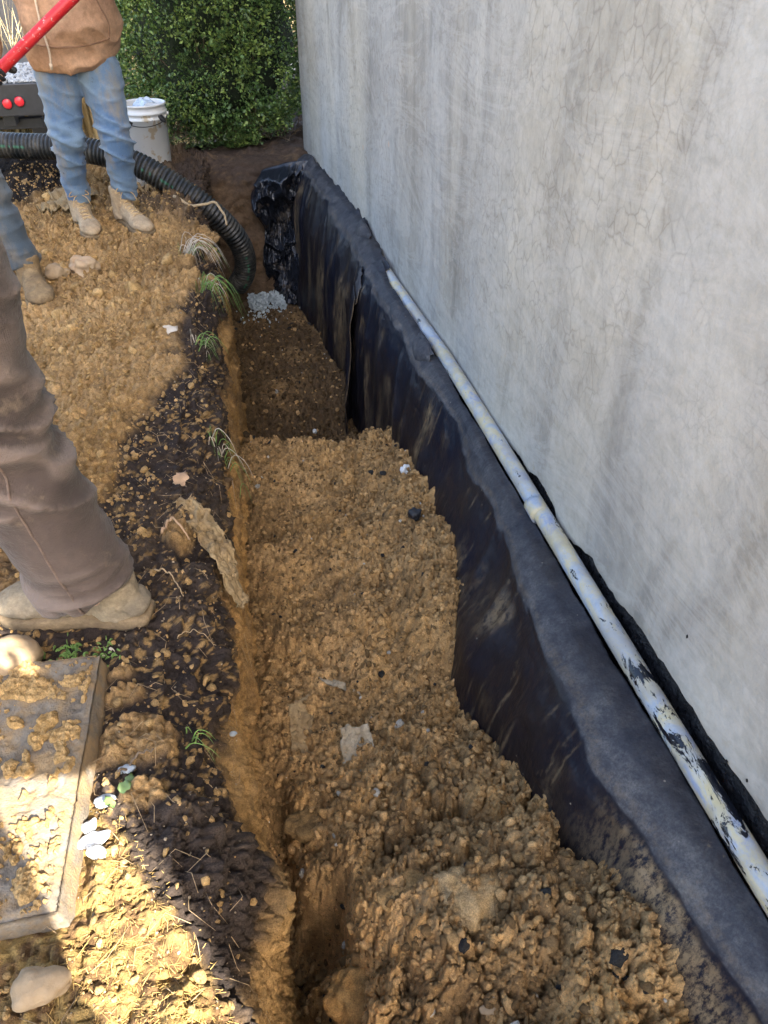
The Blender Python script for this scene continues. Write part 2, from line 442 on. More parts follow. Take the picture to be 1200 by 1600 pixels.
M_SKIN = simple('skin', (.55, .33, .24), .5, .08, 12)
M_HAIR = simple('hair', (.05, .032, .02), .6, .3, 60)
M_GLOVE = simple('black_glove', (.02, .02, .022), .7, .4, 40, bump=.3)
M_LACE = simple('lace', (.42, .31, .18), .9, .25, 60)
M_PALELACE = simple('pale_lace', (.50, .36, .19), .9, .3, 90)
M_CORDS = simple('drawstring_cotton', (.62, .50, .37), .9, .15, 30)
M_SEAM = simple('seam_thread', (.125, .09, .072), .95, .3, 80)
M_HOODSEAM = simple('tan_seam', (.24, .14, .085), .95, .2, 60)
M_EYE = simple('eye_white', (.75, .73, .7), .2, .03, 10)
M_IRIS = simple('iris', (.06, .04, .03), .2, .1, 10)
def red_material():
    b = NB('chipped_red_paint')
    chip = b.math('MULTIPLY', b.ramp(b.noise(48, 5, .8, vec=b.co((1, 1, 1))), [(.60, 0.), (.63, 1.)]), 1.)
    c = b.mix(b.ramp(b.noise(12, 4), [(.3, 0.), (.7, 1.)]), (.50, .014, .022), (.62, .035, .04))
    b.base(b.mix(chip, c, (.55, .45, .42))); b.rough(.38); return b.m
M_RED = red_material()
def leaf_material():
    b = NB('boxwood_leaf')
    c = b.attr()
    b.base(c); b.rough(.38); b.b.inputs['Specular IOR Level'].default_value = .5
    b.b.inputs['Subsurface Weight'].default_value = 0.
    return b.m
M_LEAF = leaf_material()
M_TWIG = simple('twig_bark', (.16, .115, .075), .9, .35, 40)
M_STRAW = NB('straw'); M_STRAW.base(M_STRAW.attr()); M_STRAW.rough(.8); M_STRAW = M_STRAW.m
def bucket_material():
    b = NB('dirty_white_plastic')
    c = b.mix(b.ramp(b.noise(7, 5, .65), [(.58, 0.), (.62, .8)]), (.72, .73, .73), (.50, .38, .22))
    c = b.mix(b.ramp(b.noise(22, 5, .7), [(.66, 0.), (.7, .9)]), c, (.05, .04, .035))
    b.base(c); b.rough(.45); return b.m
M_BUCKET = bucket_material()
def concrete_material():
    b = NB('old_concrete')
    c = b.ramp(b.noise(9, 6, .7), [(.32, (.10, .082, .062)), (.5, (.16, .135, .105)), (.68, (.25, .225, .185))])
    c = b.mix(b.ramp(b.noise(16, 5, .65), [(.44, 0.), (.60, .85)]), c, (.26, .175, .085))
    b.base(c); b.rough(.92); n = b.bump(b.noise(60, 6, .75), .8, .005); b.bump(b.vor(240), .5, .002, n); return b.m
M_CONC = concrete_material()
def stone_material(name, a, c2, s=14):
    b = NB(name)
    c = b.ramp(b.noise(s, 6, .65), [(.3, a), (.7, c2)])
    c = b.mix(b.ramp(b.noise(s * 1.7, 5, .7), [(.6, 0.), (.75, .7)]), c, (.34, .21, .09))
    b.base(c); b.rough(.85); b.bump(b.noise(s * 7, 5, .7), .5, .004); return b.m
M_ROCK = stone_material('sandy_stone', (.24, .165, .09), (.36, .27, .17))
M_QUARTZ = stone_material('rusty_quartz', (.34, .20, .09), (.52, .42, .30), 9)
M_WHITE = simple('white_limestone', (.62, .64, .64), .7, .14, 30, bump=.4)
M_BLUE = simple('blue_grey_stone', (.33, .37, .40), .7, .2, 25, bump=.4)
M_CHAR = simple('black_lump', (.015, .016, .02), .5, .5, 40, bump=.8)
M_CLAYCLOTH = canvas('clay_caked_cloth', (.24, .16, .075), (.36, .26, .135), (.08, .055, .03), 16)
M_SLATE = canvas('clay_smeared_board', (.26, .20, .12), (.40, .35, .26), (.06, .055, .05), 20)
M_GRAV = simple('gravel', (.40, .45, .46), .8, .3, 30)
M_DEADLEAF = simple('dead_leaf', (.40, .27, .17), .8, .3, 30)
M_PALELEAF = simple('pale_dead_leaf', (.56, .50, .42), .8, .15, 30)
M_GRASS = simple('grass_blade', (.16, .28, .07), .6, .35, 25)
M_IVY = simple('ivy_leaf', (.10, .16, .05), .5, .25, 25)
M_BLKSTEEL = simple('black_steel', (.02, .02, .023), .4, .3, 20)
M_TYRE = simple('tyre_rubber', (.02, .02, .02), .85, .2, 30)
M_RLIGHT = simple('red_lens', (.55, .02, .03), .25, .1, 10)
M_PAPER = simple('printed_bag', (.45, .53, .62), .5, .3, 45)
M_ROOF = simple('roof_shingle', (.09, .085, .08), .9, .2, 20)

# ================================================================= GROUND with the trench cut into it
CLAY = np.array((.50, .315, .125)); CLAY2 = np.array((.60, .395, .175)); MOIST = np.array((.22, .135, .06)); TOP = np.array((.036, .026, .022))
TOP2 = np.array((.075, .055, .042)); ORANGE = np.array((.50, .285, .10)); LITTER = np.array((.40, .29, .14)); MULCH = np.array((.022, .018, .016))
ROADC = np.array((.55, .50, .42)); DRY = np.array((.55, .43, .22))
_y = [-40, .3, .8, 1.3, 2.0, 2.7, 3.5, 4.4, 5.2, 60]
_x = [-.12, -.115, -.11, -.10, -.085, -.055, -.045, -.065, -.08, -.08]
def Xcut(y): return np.interp(y, _y, _x) + .035 * (fbm(y * 3.1, 0, 7.7, 1, 3, 5) - .5) + .035 * (fbm(y * 9, 0, 2.2, 1, 4, 15) - .5)
TR_END = 5.6
def Xwall(y): return np.interp(y, [-2, 2.5, 3.2, 4.1, 4.9, 5.87], [.81, .80, .775, .75, .70, .635])
def bank_z(x, y):
    """large shape of the bank left of the trench"""
    z = .02 * np.exp(-((x + .6) / .5) ** 2 - ((y - 4.2) / .8) ** 2) + .05 * np.exp(-((x + .55) / .28) ** 2 - ((y - 2.7) / .8) ** 2)
    z = z - .035 * sstep(-.32, -.12, x) * sstep(1.6, .9, y)
    z = z + .10 * np.exp(-((x + 1.2) / .35) ** 2 - ((y - 5.6) / .8) ** 2)
    z = z + .05 * (fbm(x, y, 0, 1.1, 3, 9) - .5) * sstep(.0, .5, -x)
    drop = sstep(5.9, 9.0, y) * sstep(.9, -.4, x) + 0 * x
    return z - 1.0 * drop - .06 * sstep(9, 30, y)
# u coordinate: <0 bank, 0..1 the cut face, >1 the floor
ub = np.concatenate([-np.geomspace(60, 1.9, 34)[:-1], np.arange(-1.9, -1.0, .012), np.arange(-1.0, -.0, .005)])
uf = np.linspace(0, 1, 130); ux = np.linspace(1.01, 2, 40)
U = np.concatenate([ub, uf, ux, np.array([2.001, 2.05, 2.2, 2.5, 3.])])
vs = [-30, -12, -6, -3, -1.6, -.8, -.3, 0, .12, .2]; y = .25
while y < 5.9: vs.append(y); y += (.0026 + .0011 * y) if y < 5.1 else .0055
while y < 9: vs.append(y); y += .02
while y < 80: vs.append(y); y *= 1.12
VV = np.array(vs)
# profile of the cut: offset from Xcut and depth
pt = np.array([0, .12, .24, .36, .7, 1.0]); px = np.array([-.15, -.088, -.046, -.024, -.003, .01]); pz = np.array([0, -.025, -.08, -.18, -.62, -1.12])
uu, vv = np.meshgrid(U, VV)
xc = Xcut(vv)
far = sstep(TR_END - .30, TR_END + .12, vv + .10 * (fbm(uu * 2, vv, 3, 3, 3, 2) - .5))
depthf = 1 - far
dnear = sstep(-1.5, -1.0, vv); depthf = depthf * dnear
xb = xc - .15 + np.minimum(uu, 0)
ucl = np.clip(uu, 0, 1)
lipvar = 1 + .5 * (fbm(vv * 2.3, 1, 2, 1, 3, 31) - .5)
xf = xc + np.interp(ucl, pt, px) * np.where(ucl > 0, 1, 1) * lipvar ** (ucl > .02)
xf = np.where(ucl <= .02, xc - .15 * 1 + ucl * .5, xf)
xf = xc + np.interp(ucl, pt, px)
X = np.where(uu <= 0, xb, np.where(uu <= 1, xf, xc + .01 + (uu - 1) * (1.25)))
zb = bank_z(X, vv); Z = np.where(uu <= 0, zb, zb + np.interp(ucl, pt, pz) * depthf)
X = np.where(uu > 2, 1.25 + (uu - 2) * 60, X)
Z = np.where(uu > 1, zb * 1 + (-1.12) * depthf * (uu <= 2), Z)
Z = Z - .03 * far * sstep(-.1, .3, X) * 0
Y = vv.copy()
P = np.stack([X, Y, Z], -1)
du = np.gradient(P, axis=1); dv = np.gradient(P, axis=0)
Nn = np.cross(du, dv); Nn /= np.linalg.norm(Nn, axis=2, keepdims=True) + 1e-9
# detail only where it can be seen
fade = sstep(-3.5, -1.6, X) * sstep(8.5, 6.6, Y) * sstep(.0, .2, Y)
facing_up = np.clip(Nn[..., 2], 0, 1)
# where loose clay lies on the bank
n_big = fbm(X, Y, 0, 3.2, 4, 50); n_mid = fbm(X, Y, 0, 9, 4, 60)
lipd = -(X - xc)                                     # distance left of the cut
claycov = sstep(-.03, .04, lipd - np.interp(Y, [1.4, 2.2, 2.6, 3.4, 4.2], [.36, .30, .18, .15, .17]) + .20 * (n_big - .5) + .14 * (n_mid - .5)) * sstep(1.35, 1.9, Y + .9 * (n_mid - .5) + .3 * (n_big - .5))
blob = lambda cx, cy, rx, ry, k=.5: sstep(1.15, .75, np.sqrt(((X - cx) / rx) ** 2 + ((Y - cy) / ry) ** 2) + k * (n_mid - .5) * 1.6)
patches = np.maximum.reduce([blob(-.315, .965, .075, .06), blob(-.30, .845, .04, .03), blob(-.34, 1.09, .04, .022), blob(-.35, 1.15, .03, .02),
                             blob(-.24, 1.62, .05, .05, .9), blob(-.75, .55, .2, .16, .7), blob(-.36, .70, .03, .06, .8), blob(-.12, 4.1, .09, .22, .8)])
loose = np.maximum(claycov * (1 - .0 * n_mid), patches)
loose = loose * (facing_up > .35)
mulch = sstep(1.1, .8, np.sqrt(((X + 1.25) / .42) ** 2 + ((Y - 5.35) / .75) ** 2) + .35 * (n_mid - .5))
brownend = sstep(4.15, 4.7, Y + .35 * (n_big - .5)) * sstep(-.75, -.35, X + .3 * (n_mid - .5))
# displacement
small = fbm(X, Y, Z, 26, 5, 70) - .5
D = .016 * small + .02 * (fbm(X, Y, Z, 7, 3, 71) - .5)
bl1 = billow(X, Y, Z, 16, 5, 800, .62); bl2 = billow(X, Y, Z, 55, 3, 820, .6)
b1, i1 = balls(X, Y, .020, 1); b2, i2 = balls(X, Y, .011, 11); b3, i3 = balls(X, Y, .045, 21, .25, .7, .7); b4, i4 = balls(X, Y, .11, 26, .2, .6, .6)
crumb = .008 * b1 + .005 * b2 + .012 * b3 * (.6 + .8 * n_big) + (.030 + .045 * sstep(2.4, 3.6, Y)) * (bl1 - .45) + .012 * (bl2 - .5) - .014 * sstep(.40, .22, bl2)
crumb = crumb * 1.5 - .02 * sstep(.40, .22, bl1) * sstep(1.5, 2.2, Y)
D = D + loose * (.012 + crumb) + (1 - loose) * (.55 * crumb * sstep(.3, .7, n_mid + .1) + .012 * (bl2 - .5) + .016 * (bl1 - .5))
# the cut face: scraped clay with ledges and pits
face = np.clip(np.abs(Nn[..., 0]) * 1.4 - .3, 0, 1) * (uu > 0)
w1, _ = balls(Y, Z * 1.0, .09, 33, .3, .8); w2, _ = balls(Y, Z, .035, 36, .3, .8)
led = fbm(Y * .8, Z * 3.0, X, 5, 5, 77) - .5
lumpnear = np.exp(-((Y - .72) / .10) ** 2 - ((Z + .30) / .16) ** 2)
shy = sstep(-.19, -.03, Z - zb) * (uu > 0)
D = D + shy * (.022 * (bl1 - .45) + .05 * (n_mid - .5) + .012 * (fbm(X, Y, Z, 90, 3, 845) - .5))
D = D + face * (.07 * led + .045 * (billow(X, Y, Z, 9, 4, 850) - .5) * sstep(2.6, .8, Y) + .010 * (bl2 - .5) + .05 * lumpnear * (.5 + bl1))
D = D + .10 * (billow(X, Y, Z, 5, 4, 840, .6) - .5) * sstep(5.1, 5.25, Y) * sstep(.9, .5, facing_up)
D = D * (fade + (1 - fade) * .0) + (1 - fade) * .02 * (fbm(X, Y, 0, .9, 3, 3) - .5)
# squash under the paving slab
slabm = sstep(-.35, -.42, X) * sstep(.60, .66, Y) * sstep(1.24, 1.18, Y)
D = D * (1 - slabm) - .012 * slabm
P2 = P + Nn * D[..., None]
# colours
tone = fbm(X, Y, Z, 5, 4, 90).ravel()
col = lerp3(TOP, TOP2, np.clip((n_mid.ravel() - .35) * 2.2, 0, 1))
specks = (fbm(X, Y, Z, 75, 3, 94).ravel() > .62).astype(float)
col = col * (1 - .75 * specks[:, None] * sstep(.35, .6, n_big.ravel())[:, None]) + CLAY * .8 * (.75 * specks[:, None] * sstep(.35, .6, n_big.ravel())[:, None])
cl = np.array((.90, .88, .92)) * lerp3(CLAY, CLAY2, np.clip((tone - .3) * 2.5, 0, 1)) * (.80 + .25 * i1.ravel() + .22 * i3.ravel())[:, None]
moist = sstep(.42, .62, fbm(X, Y, 0, 2.6, 4, 97).ravel())[:, None] * .55
cl = cl * (1 - moist) + MOIST * moist
L = loose.ravel()[:, None]; col = col * (1 - L) + cl * L
zf = (Z - zb).ravel(); orangem = (sstep(-.12, -.22, zf + .22 * (n_mid.ravel() - .5) + .14 * (tone - .5)) * (uu.ravel() > 0))[:, None]
oc = lerp3(ORANGE, MOIST * 1.5, sstep(.40, .70, fbm(X, Y * 1.0, Z * 2, 6, 5, 99).ravel()))
oc = oc * (1 - .5 * sstep(2.2, 4.5, Y.ravel())[:, None]) + MOIST * .5 * sstep(2.2, 4.5, Y.ravel())[:, None]
nr = sstep(1.5, .8, Y.ravel())[:, None] * .6; oc = oc * (1 - nr) + lerp3(CLAY * .8, CLAY2 * .8, tone) * nr
col = col * (1 - orangem) + oc * orangem
be = brownend.ravel()[:, None]; col = col * (1 - be * .8) + np.array((.085, .058, .042)) * be * .8
ml = mulch.ravel()[:, None]; col = col * (1 - ml) + MULCH * ml
# leaf litter nearest the camera, its bright colour painted to the sun patch's outline
litter_sun = (sstep(.93, .84, Y + .12 * (n_mid - .5)) * sstep(-.115, -.15, X + (Y - .427) * .575 + .05 * (n_mid - .5)) * (uu < .5)).ravel()[:, None]
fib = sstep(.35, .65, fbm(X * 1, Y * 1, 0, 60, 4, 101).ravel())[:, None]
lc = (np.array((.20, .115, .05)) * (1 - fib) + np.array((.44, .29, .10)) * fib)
col = col * (1 - litter_sun * .9) + lc * litter_sun * .9
dist = sstep(6.1, 6.8, Y.ravel() + .4 * (n_big.ravel() - .5) - 3.5 * sstep(-.62, -.35, X.ravel()))[:, None]
gcol = lerp3(DRY * .8, DRY, tone); roadm = (sstep(8.2, 8.6, Y) * sstep(11.6, 11.2, Y)).ravel()[:, None]
gcol = gcol * (1 - roadm) + ROADC * roadm
col = col * (1 - dist) + gcol * dist
sidef = sstep(-2.0, -3.0, X.ravel())[:, None]; col = col * (1 - sidef) + gcol * sidef
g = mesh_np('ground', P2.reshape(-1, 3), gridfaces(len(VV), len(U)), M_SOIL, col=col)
tag(g, kind='structure')
from mathutils.bvhtree import BVHTree
def bank_at(x, y):
    """height of the finished ground at x, y"""
    hit = GT.ray_cast(Vector((x, y, 2)), Vector((0, 0, -1)))
    return hit[0].z if hit[0] else 0.
sel = (vv > .1) & (vv < 6.6)
rows = np.where((VV > .1) & (VV < 6.6))[0]; c0 = int(np.searchsorted(U, -1.9)); sub = P2[rows[0]:rows[-1] + 1, c0:]
subd = sub[::2, ::2]
GT = BVHTree.FromPolygons([Vector(p) for p in subd.reshape(-1, 3).tolist()], gridfaces(subd.shape[0], subd.shape[1]).tolist())

# ================================================================= BACKFILL in the trench
ctrl = np.array([
 (.58,.30,-.25),(.58,.52,-.22),(.57,.74,-.28),(.55,.95,-.39),(.50,1.15,-.47),(.48,1.3,-.47),(.52,1.5,-.36),(.55,1.7,-.30),(.58,2.1,-.34),(.58,2.35,-.38),(.5,2.5,-.42),
 (.36,.30,-.30),(.34,.5,-.31),(.30,.68,-.30),(.34,.85,-.38),(.36,1.0,-.43),(.33,1.15,-.45),(.3,1.35,-.48),(.3,1.6,-.44),(.3,1.9,-.42),(.32,2.2,-.43),(.3,2.45,-.45),
 (.14,.30,-.42),(.14,.50,-.46),(.12,.68,-.44),(.10,.84,-.44),(.14,1.0,-.50),(.15,1.2,-.50),(.12,1.4,-.54),(.12,1.7,-.49),(.12,2.0,-.47),(.12,2.35,-.47),(.10,2.6,-.46),
 (-.02,.30,-.56),(-.02,.48,-.60),(.0,.63,-.80),(-.03,.74,-.86),(-.05,.86,-.74),(-.06,1.02,-.68),(-.05,1.2,-.62),(-.05,1.45,-.57),(-.04,1.8,-.53),(-.02,2.2,-.50),(0,2.55,-.48),(0,2.8,-.50),(-.02,2.9,-.54)])
low = np.array([(0,3.15,-.84),(.25,3.0,-.86),(.5,2.95,-.90),(0,3.6,-.84),(.3,3.5,-.83),(.55,3.5,-.85),(.55,3.8,-.76),(.1,4.1,-.84),(.5,4.4,-.83),(.1,4.7,-.87),(.3,4.9,-.88),(.3,5.3,-.93),(0,5.3,-.93),(.6,5.3,-.95)])
def kern(x, y, pts, s):
    w = 0; z = 0
    for cx, cy, cz in pts:
        k = np.exp(-(((x - cx) / s) ** 2 + ((y - cy) / s) ** 2)) + 1e-9
        w = w + k; z = z + k * cz
    return z / w
xs = np.concatenate([np.arange(-.20, .60, .0024), np.arange(.60, .79, .01)])
ys = []; y = .12
while y < 5.25: ys.append(y); y += .0018 + .0009 * y
ys = np.array(ys); FX, FY = np.meshgrid(xs, ys)
zn = kern(FX, FY, ctrl, .11); zl = kern(FX, FY, low, .3)
crest = 2.93 - .55 * (FX - 0.) + .13 * (fbm(FX, FY, 0, 4, 3, 150) - .5)
crest = np.where(FX > .45, 2.93 - .55 * .45 + .1 * (FX - .45), crest)
cm = sstep(crest - .06, crest + .22, FY)
FZ = zn * (1 - cm) + zl * cm
f_big = fbm(FX, FY, 0, 3.0, 4, 160); f_mid = fbm(FX, FY, 0, 8.5, 4, 170)
nearc = sstep(1.35, .85, FY + .3 * (f_big - .5))          # clods take over near the camera
q1, j1 = balls(FX, FY, .021, 201, .3, .85); q2, j2 = balls(FX, FY, .0105, 211, .3, .85); q3, j3 = balls(FX, FY, .042, 221, .25, .8, .75)
wx = FX + .05 * (fbm(FX, FY, 0, 14, 3, 240) - .5); wy = FY + .05 * (fbm(FX, FY, 3, 14, 3, 241) - .5)
q4, j4 = balls(wx, wy, .085, 231, .3, .8, .8); q5, j5 = balls(wx, wy, .15, 236, .3, .75, .8); q6, j6 = balls(wx, wy, .048, 246, .3, .8, .8)
B1 = billow(FX, FY, 0, 8.5, 6, 860, .60); B2 = billow(FX, FY, 4, 30, 4, 870, .65); B3 = billow(FX, FY, 8, 85, 3, 880, .7)
h = .017 * q1 + .006 * q2 + .024 * q3 + .030 * (B2 - .5) + .04 * (billow(FX, FY, 2, 13, 4, 865) - .5) + .07 * (billow(FX, FY, 5, 5.5, 3, 866) - .5)
h = h * (1 - .25 * nearc) + nearc * (.040 * q4 * (.5 + 1.0 * B2) + .045 * q5 * (.4 + 1.2 * B2) + .012 * q6 + .12 * (B1 - .5)) + .013 * (B3 - .5) + .05 * (f_mid - .5) + .016 * (fbm(FX, FY, 0, 40, 4, 180) - .5)
h = h - (.022 + .012 * nearc) * sstep(.46, .24, B2) - .06 * nearc * sstep(.40, .22, B1)
h = h + .045 * (f_big - .5) * (1 + cm)
h = h - .26 * np.exp(-((FX - .015) / .055) ** 4 - ((FY - .80) / .075) ** 4) * (.8 + .5 * f_mid)
h = h - .16 * np.exp(-((FX + .065) / .028) ** 2) * sstep(1.35, 1.1, FY) * (.4 + 1.2 * fbm(FY * 7, 0, 0, 1, 2, 888))
h = h + .05 * np.exp(-((FX - .50) / .05) ** 2 - ((FY - 2.60) / .05) ** 2)      # lone clod on the crest beside the fabric
h = h + .07 * np.exp(-(((FX - .22) / .13) ** 2 + ((FY - 3.75) / .17) ** 2)) * (1 + .5 * (f_mid - .5))
FZ2 = FZ + h
tone = fbm(FX, FY, 0, 6, 4, 190).ravel()
fc = lerp3(CLAY, CLAY2, np.clip((tone - .3) * 2.4, 0, 1)) * (.80 + .22 * j1.ravel() + .22 * j3.ravel())[:, None]
fc = fc * np.array((1.06, 1.02, 1.03))
damp = (sstep(.45, .65, fbm(FX, FY, 0, 11, 4, 199)) * .5).ravel()[:, None]; fc = fc * (1 - damp) + MOIST * damp
ora = (sstep(.5, .8, j4.ravel()) * nearc.ravel() * .6)[:, None]; fc = fc * (1 - ora) + ORANGE * 1.05 * ora
pal = (sstep(.62, .9, j5.ravel()) * nearc.ravel() * .45)[:, None]; fc = fc * (1 - pal) + np.array((.50, .37, .21)) * pal
dk = (sstep(.52, .70, fbm(FX, FY, 0, 3.6, 5, 195).ravel()) * (.55 + .25 * nearc.ravel()))[:, None]; fc = fc * (1 - dk) + MOIST * dk
cmc = (cm * (1 - .6 * np.exp(-(((FX - .22) / .11) ** 2 + ((FY - 3.75) / .15) ** 2)))).ravel()[:, None] * sstep(.1, .5, fbm(FX, FY, 0, 3.3, 4, 197).ravel())[:, None]
fc = fc * (1 - cmc * .9) + np.array((.085, .054, .030)) * cmc * .9
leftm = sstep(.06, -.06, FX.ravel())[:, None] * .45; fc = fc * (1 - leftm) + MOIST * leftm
fc = fc * (1 + .22 * nearc.ravel()[:, None])     # near heap brightened through its colour
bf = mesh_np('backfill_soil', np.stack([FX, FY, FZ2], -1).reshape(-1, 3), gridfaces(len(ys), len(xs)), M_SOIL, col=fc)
tag(bf, kind='structure')
sub = np.stack([FX, FY, FZ2], -1)[::2, ::2]
FT = BVHTree.FromPolygons([Vector(p) for p in sub.reshape(-1, 3).tolist()], gridfaces(sub.shape[0], sub.shape[1]).tolist())
def fill_at(x, y):
    hit = FT.ray_cast(Vector((x, y, 1)), Vector((0, 0, -1)))
    return hit[0].z if hit[0] else -.9

# ---------------------------------------------------------------- loose crumbs (nobody could count them)
def scatter_crumbs():
    rng = np.random.default_rng(3)
    Ps = []; Rs = []; Cs = []
    def put(n, pick, rlo, rhi, colf, tree, sink=.25, pw=2.2):
        for _ in range(n):
            x, y, keep = pick()
            if not keep: continue
            hit = tree.ray_cast(Vector((x, y, 1)), Vector((0, 0, -1)))
            if hit[0] is None: continue
            r = rlo + (rhi - rlo) * rng.random() ** pw
            Ps.append((x, y, hit[0].z + r * (.6 - sink))); Rs.append(r); Cs.append(colf(x, y))
    cl = lambda x, y: (CLAY * (1 - (t := rng.random())) + CLAY2 * t) * rng.uniform(.62, 1.12)
    def clfill(x, y):
        c = cl(x, y) * np.array((1.02, .98, .99)) * (.45 + .55 * (rng.random() < .7))
        if y > 2.85 and rng.random() < .88: c = MOIST * rng.uniform(.3, .8)
        if rng.random() < .006: c = np.array((.55, .52, .45)) * rng.uniform(.6, 1.1)
        if rng.random() < .012: c = np.array((.03, .03, .03))
        return c
    put(15000, lambda: (rng.uniform(-.1, .6), rng.uniform(.35, 3.0), True), .0025, .011, clfill, FT, .25, 2.4)
    put(500, lambda: (rng.uniform(-.08, .58), .35 + .9 * rng.random(), True), .007, .018, clfill, FT, .4, 2.0)
    put(4500, lambda: (rng.uniform(-.05, .6), rng.uniform(2.8, 5.1), True), .005, .016, clfill, FT)
    def bankpick():
        y = .35 + 5.0 * rng.random() ** 1.0; x = -.10 - 1.15 * rng.random() ** 1.1
        if -.64 < x < -.37 and .6 < y < 1.25: return x, y, rng.random() < .0
        d = -(x + .08); cov = 1. if (y > 1.6 and d > .22) else .28
        if d < .07: cov = .12
        if y > 1.2 and d < .3: cov *= .6
        if y < 1.0 and x < -.2: cov = .16
        if y < 1.0 and x < -.32: cov = .5
        return x, y, rng.random() < cov
    put(24000, bankpick, .0025, .010, cl, GT, .3, 2.8)
    put(800, bankpick, .008, .016, cl, GT, .5, 2.5)
    put(70, lambda: (rng.uniform(-1.2, -.25), rng.uniform(2.6, 5.0), True), .02, .045, cl, GT, .5, 2)
    # pale grit in the dark topsoil
    put(1100, lambda: (rng.uniform(-.42, -.12), rng.uniform(.4, 4.6), True), .0012, .0035, lambda x, y: np.array((.45, .36, .25)) * rng.uniform(.5, 1.15), GT, .2, 2)
    V, F, idx = lumps(np.array(Ps), np.array(Rs), rng, 2, .42)
    o = mesh_np('soil_crumbs', V, F, M_SOIL, col=np.array(Cs)[idx]); tag(o, kind='stuff')
    # crumbs lying on the slab
    Ps.clear(); Rs.clear(); Cs.clear()
    return
scatter_crumbs()

# ================================================================= HOUSE
house = empty('house', (.8, -1.13, 0)); tag(house, 'tall building with a grey cracked plaster wall rising beside the trench', 'building')
def P_(o, root):                      # parent a world-coordinate mesh to an empty that is away from the origin
    o.parent = root; o.location = -Vector(root.location) + Vector(o.location); return o
wy_ = np.concatenate([np.linspace(-1.13, .2, 20), np.arange(.2, 5.87, .02), [5.87]]); wz_ = np.concatenate([np.arange(-.03, 1.6, .02), np.linspace(1.62, 5.2, 40)])
WY, WZ = np.meshgrid(wy_, wz_)
def tar_top(y): 
    t = np.interp(y, [-2, .5, .75, 1.0, 1.12, 1.22, 1.27, 1.30, 1.40, 1.47, 1.50, 1.58, 1.66, 1.70, 1.87, 2.1, 9], [.055, .052, .045, .037, .036, .030, .045, .018, -.005, -.012, .016, .026, .020, .004, -.012, -.05, -.2])
    return t + .006 * sstep(1.25, 1.1, y) + .03 * (fbm(y * 9, 1, 1, 1, 4, 300) - .5) + .010 * (fbm(y * 60, 1, 1, 1, 2, 305) - .5)
# the plaster skin stops above the tar with a ragged lower edge
tt = tar_top(WY); k = np.clip((.20 - WZ) / .23, 0, 1)
WZ2 = np.where(WZ < .2, .2 + (WZ - .2) * (.2 - np.maximum(tt, -.06)) / .23, WZ)
wob = .010 * (fbm(0, WY, WZ2, 1.2, 3, 310) - .5) + .004 * (fbm(0, WY, WZ2, 7, 3, 312) - .5) + .004 * sstep(.02, 0, WZ2 - tt)
WX = Xwall(WY) + wob
Vw = np.stack([WX, WY, WZ2], -1); n_, m_ = WY.shape
Vb = np.stack([np.full_like(WX, 1.1), WY, WZ2], -1)
V = Vw.reshape(-1, 3); F = gridfaces(n_, m_)[:, ::-1]
wall = mesh_np('plaster_wall', V, F, M_PLASTER); P_(wall, house)
# lower edge of the plaster returns inward a little
e0 = Vw[0]; e1 = e0 + np.array((.018, 0, -.001)); P_(mesh_np('plaster_edge', np.concatenate([e0, e1]), gridfaces(2, m_), simple('broken_plaster', (.55, .50, .42), .9, .3, 60)), house)
# tar-coated foundation behind it
ty = np.concatenate([np.arange(.1, 2.2, .006), np.arange(2.2, 5.87, .02)]); tz = np.concatenate([np.linspace(-1.15, -.2, 20), np.arange(-.19, .075, .006)])
TY, TZ = np.meshgrid(ty, tz)
TX = Xwall(TY) + .012 + .012 * (fbm(TY, TZ, 0, 30, 4, 320) - .5) + .006 * (fbm(TY, TZ, 0, 110, 3, 321) - .5)
P_(mesh_np('tar_coating', np.stack([TX, TY, TZ], -1).reshape(-1, 3), gridfaces(*TY.shape)[:, ::-1], M_TAR), house)
# small splashes of tar on the plaster
for (y, z, r) in [(.86, .18, .0045), (.77, .112, .006), (.655, .052, .0035), (.60, .075, .003), (.9, .16, .002)]:
    B, Fi = ico(3); x = float(Xwall(y)) - .001; d = 1 + .7 * (fbm(B[:, 0] + y * 50, B[:, 1], B[:, 2], 1.6, 3, 77) - .5)
    P_(mesh_np('tar_splash', np.stack([x + .25 * r * B[:, 0], y + r * B[:, 1] * d, z + 1.5 * r * B[:, 2] * d], 1), Fi, M_TAR), house)
V, F = merge([box(.83, 7, -1.13, 5.86, -1.15, 5.2)]); P_(mesh_np('wall_core', V, F, M_PLASTER, smooth=False), house)
V, F = merge([box(.45, 7.3, -1.5, 6.2, 5.2, 5.32)]); P_(mesh_np('roof', V, F, M_ROOF, smooth=False), house)
V, F = merge([box(.795, .83, -1.13, .1, -1.15, .05)]); P_(mesh_np('foundation', V, F, M_TAR, smooth=False), house)

# ================================================================= PIPE along the wall
yy = np.arange(-.2, 4.2, .02)
px_ = Xwall(yy) - .030 - .003 * np.sin(yy * 2.1); pz_ = -.012 + .008 * np.sin(yy * 1.3 + .5)
V, F = tube(np.stack([px_, yy, pz_], 1), .0255, 28)
pp = mesh_np('conduit_pipe', V, F, M_PVC); tag(pp, 'long muddy white plastic pipe smeared blue and yellow lying along the foot of the wall', 'pipe')
# joint collar, hidden under mud
yc = np.linspace(1.50, 1.56, 5); V, F = tube(np.stack([Xwall(yc) - .035, yc, np.full(5, -.008)], 1), .0285, 28); mesh_np('coupling', V, F, M_PVC, pp)

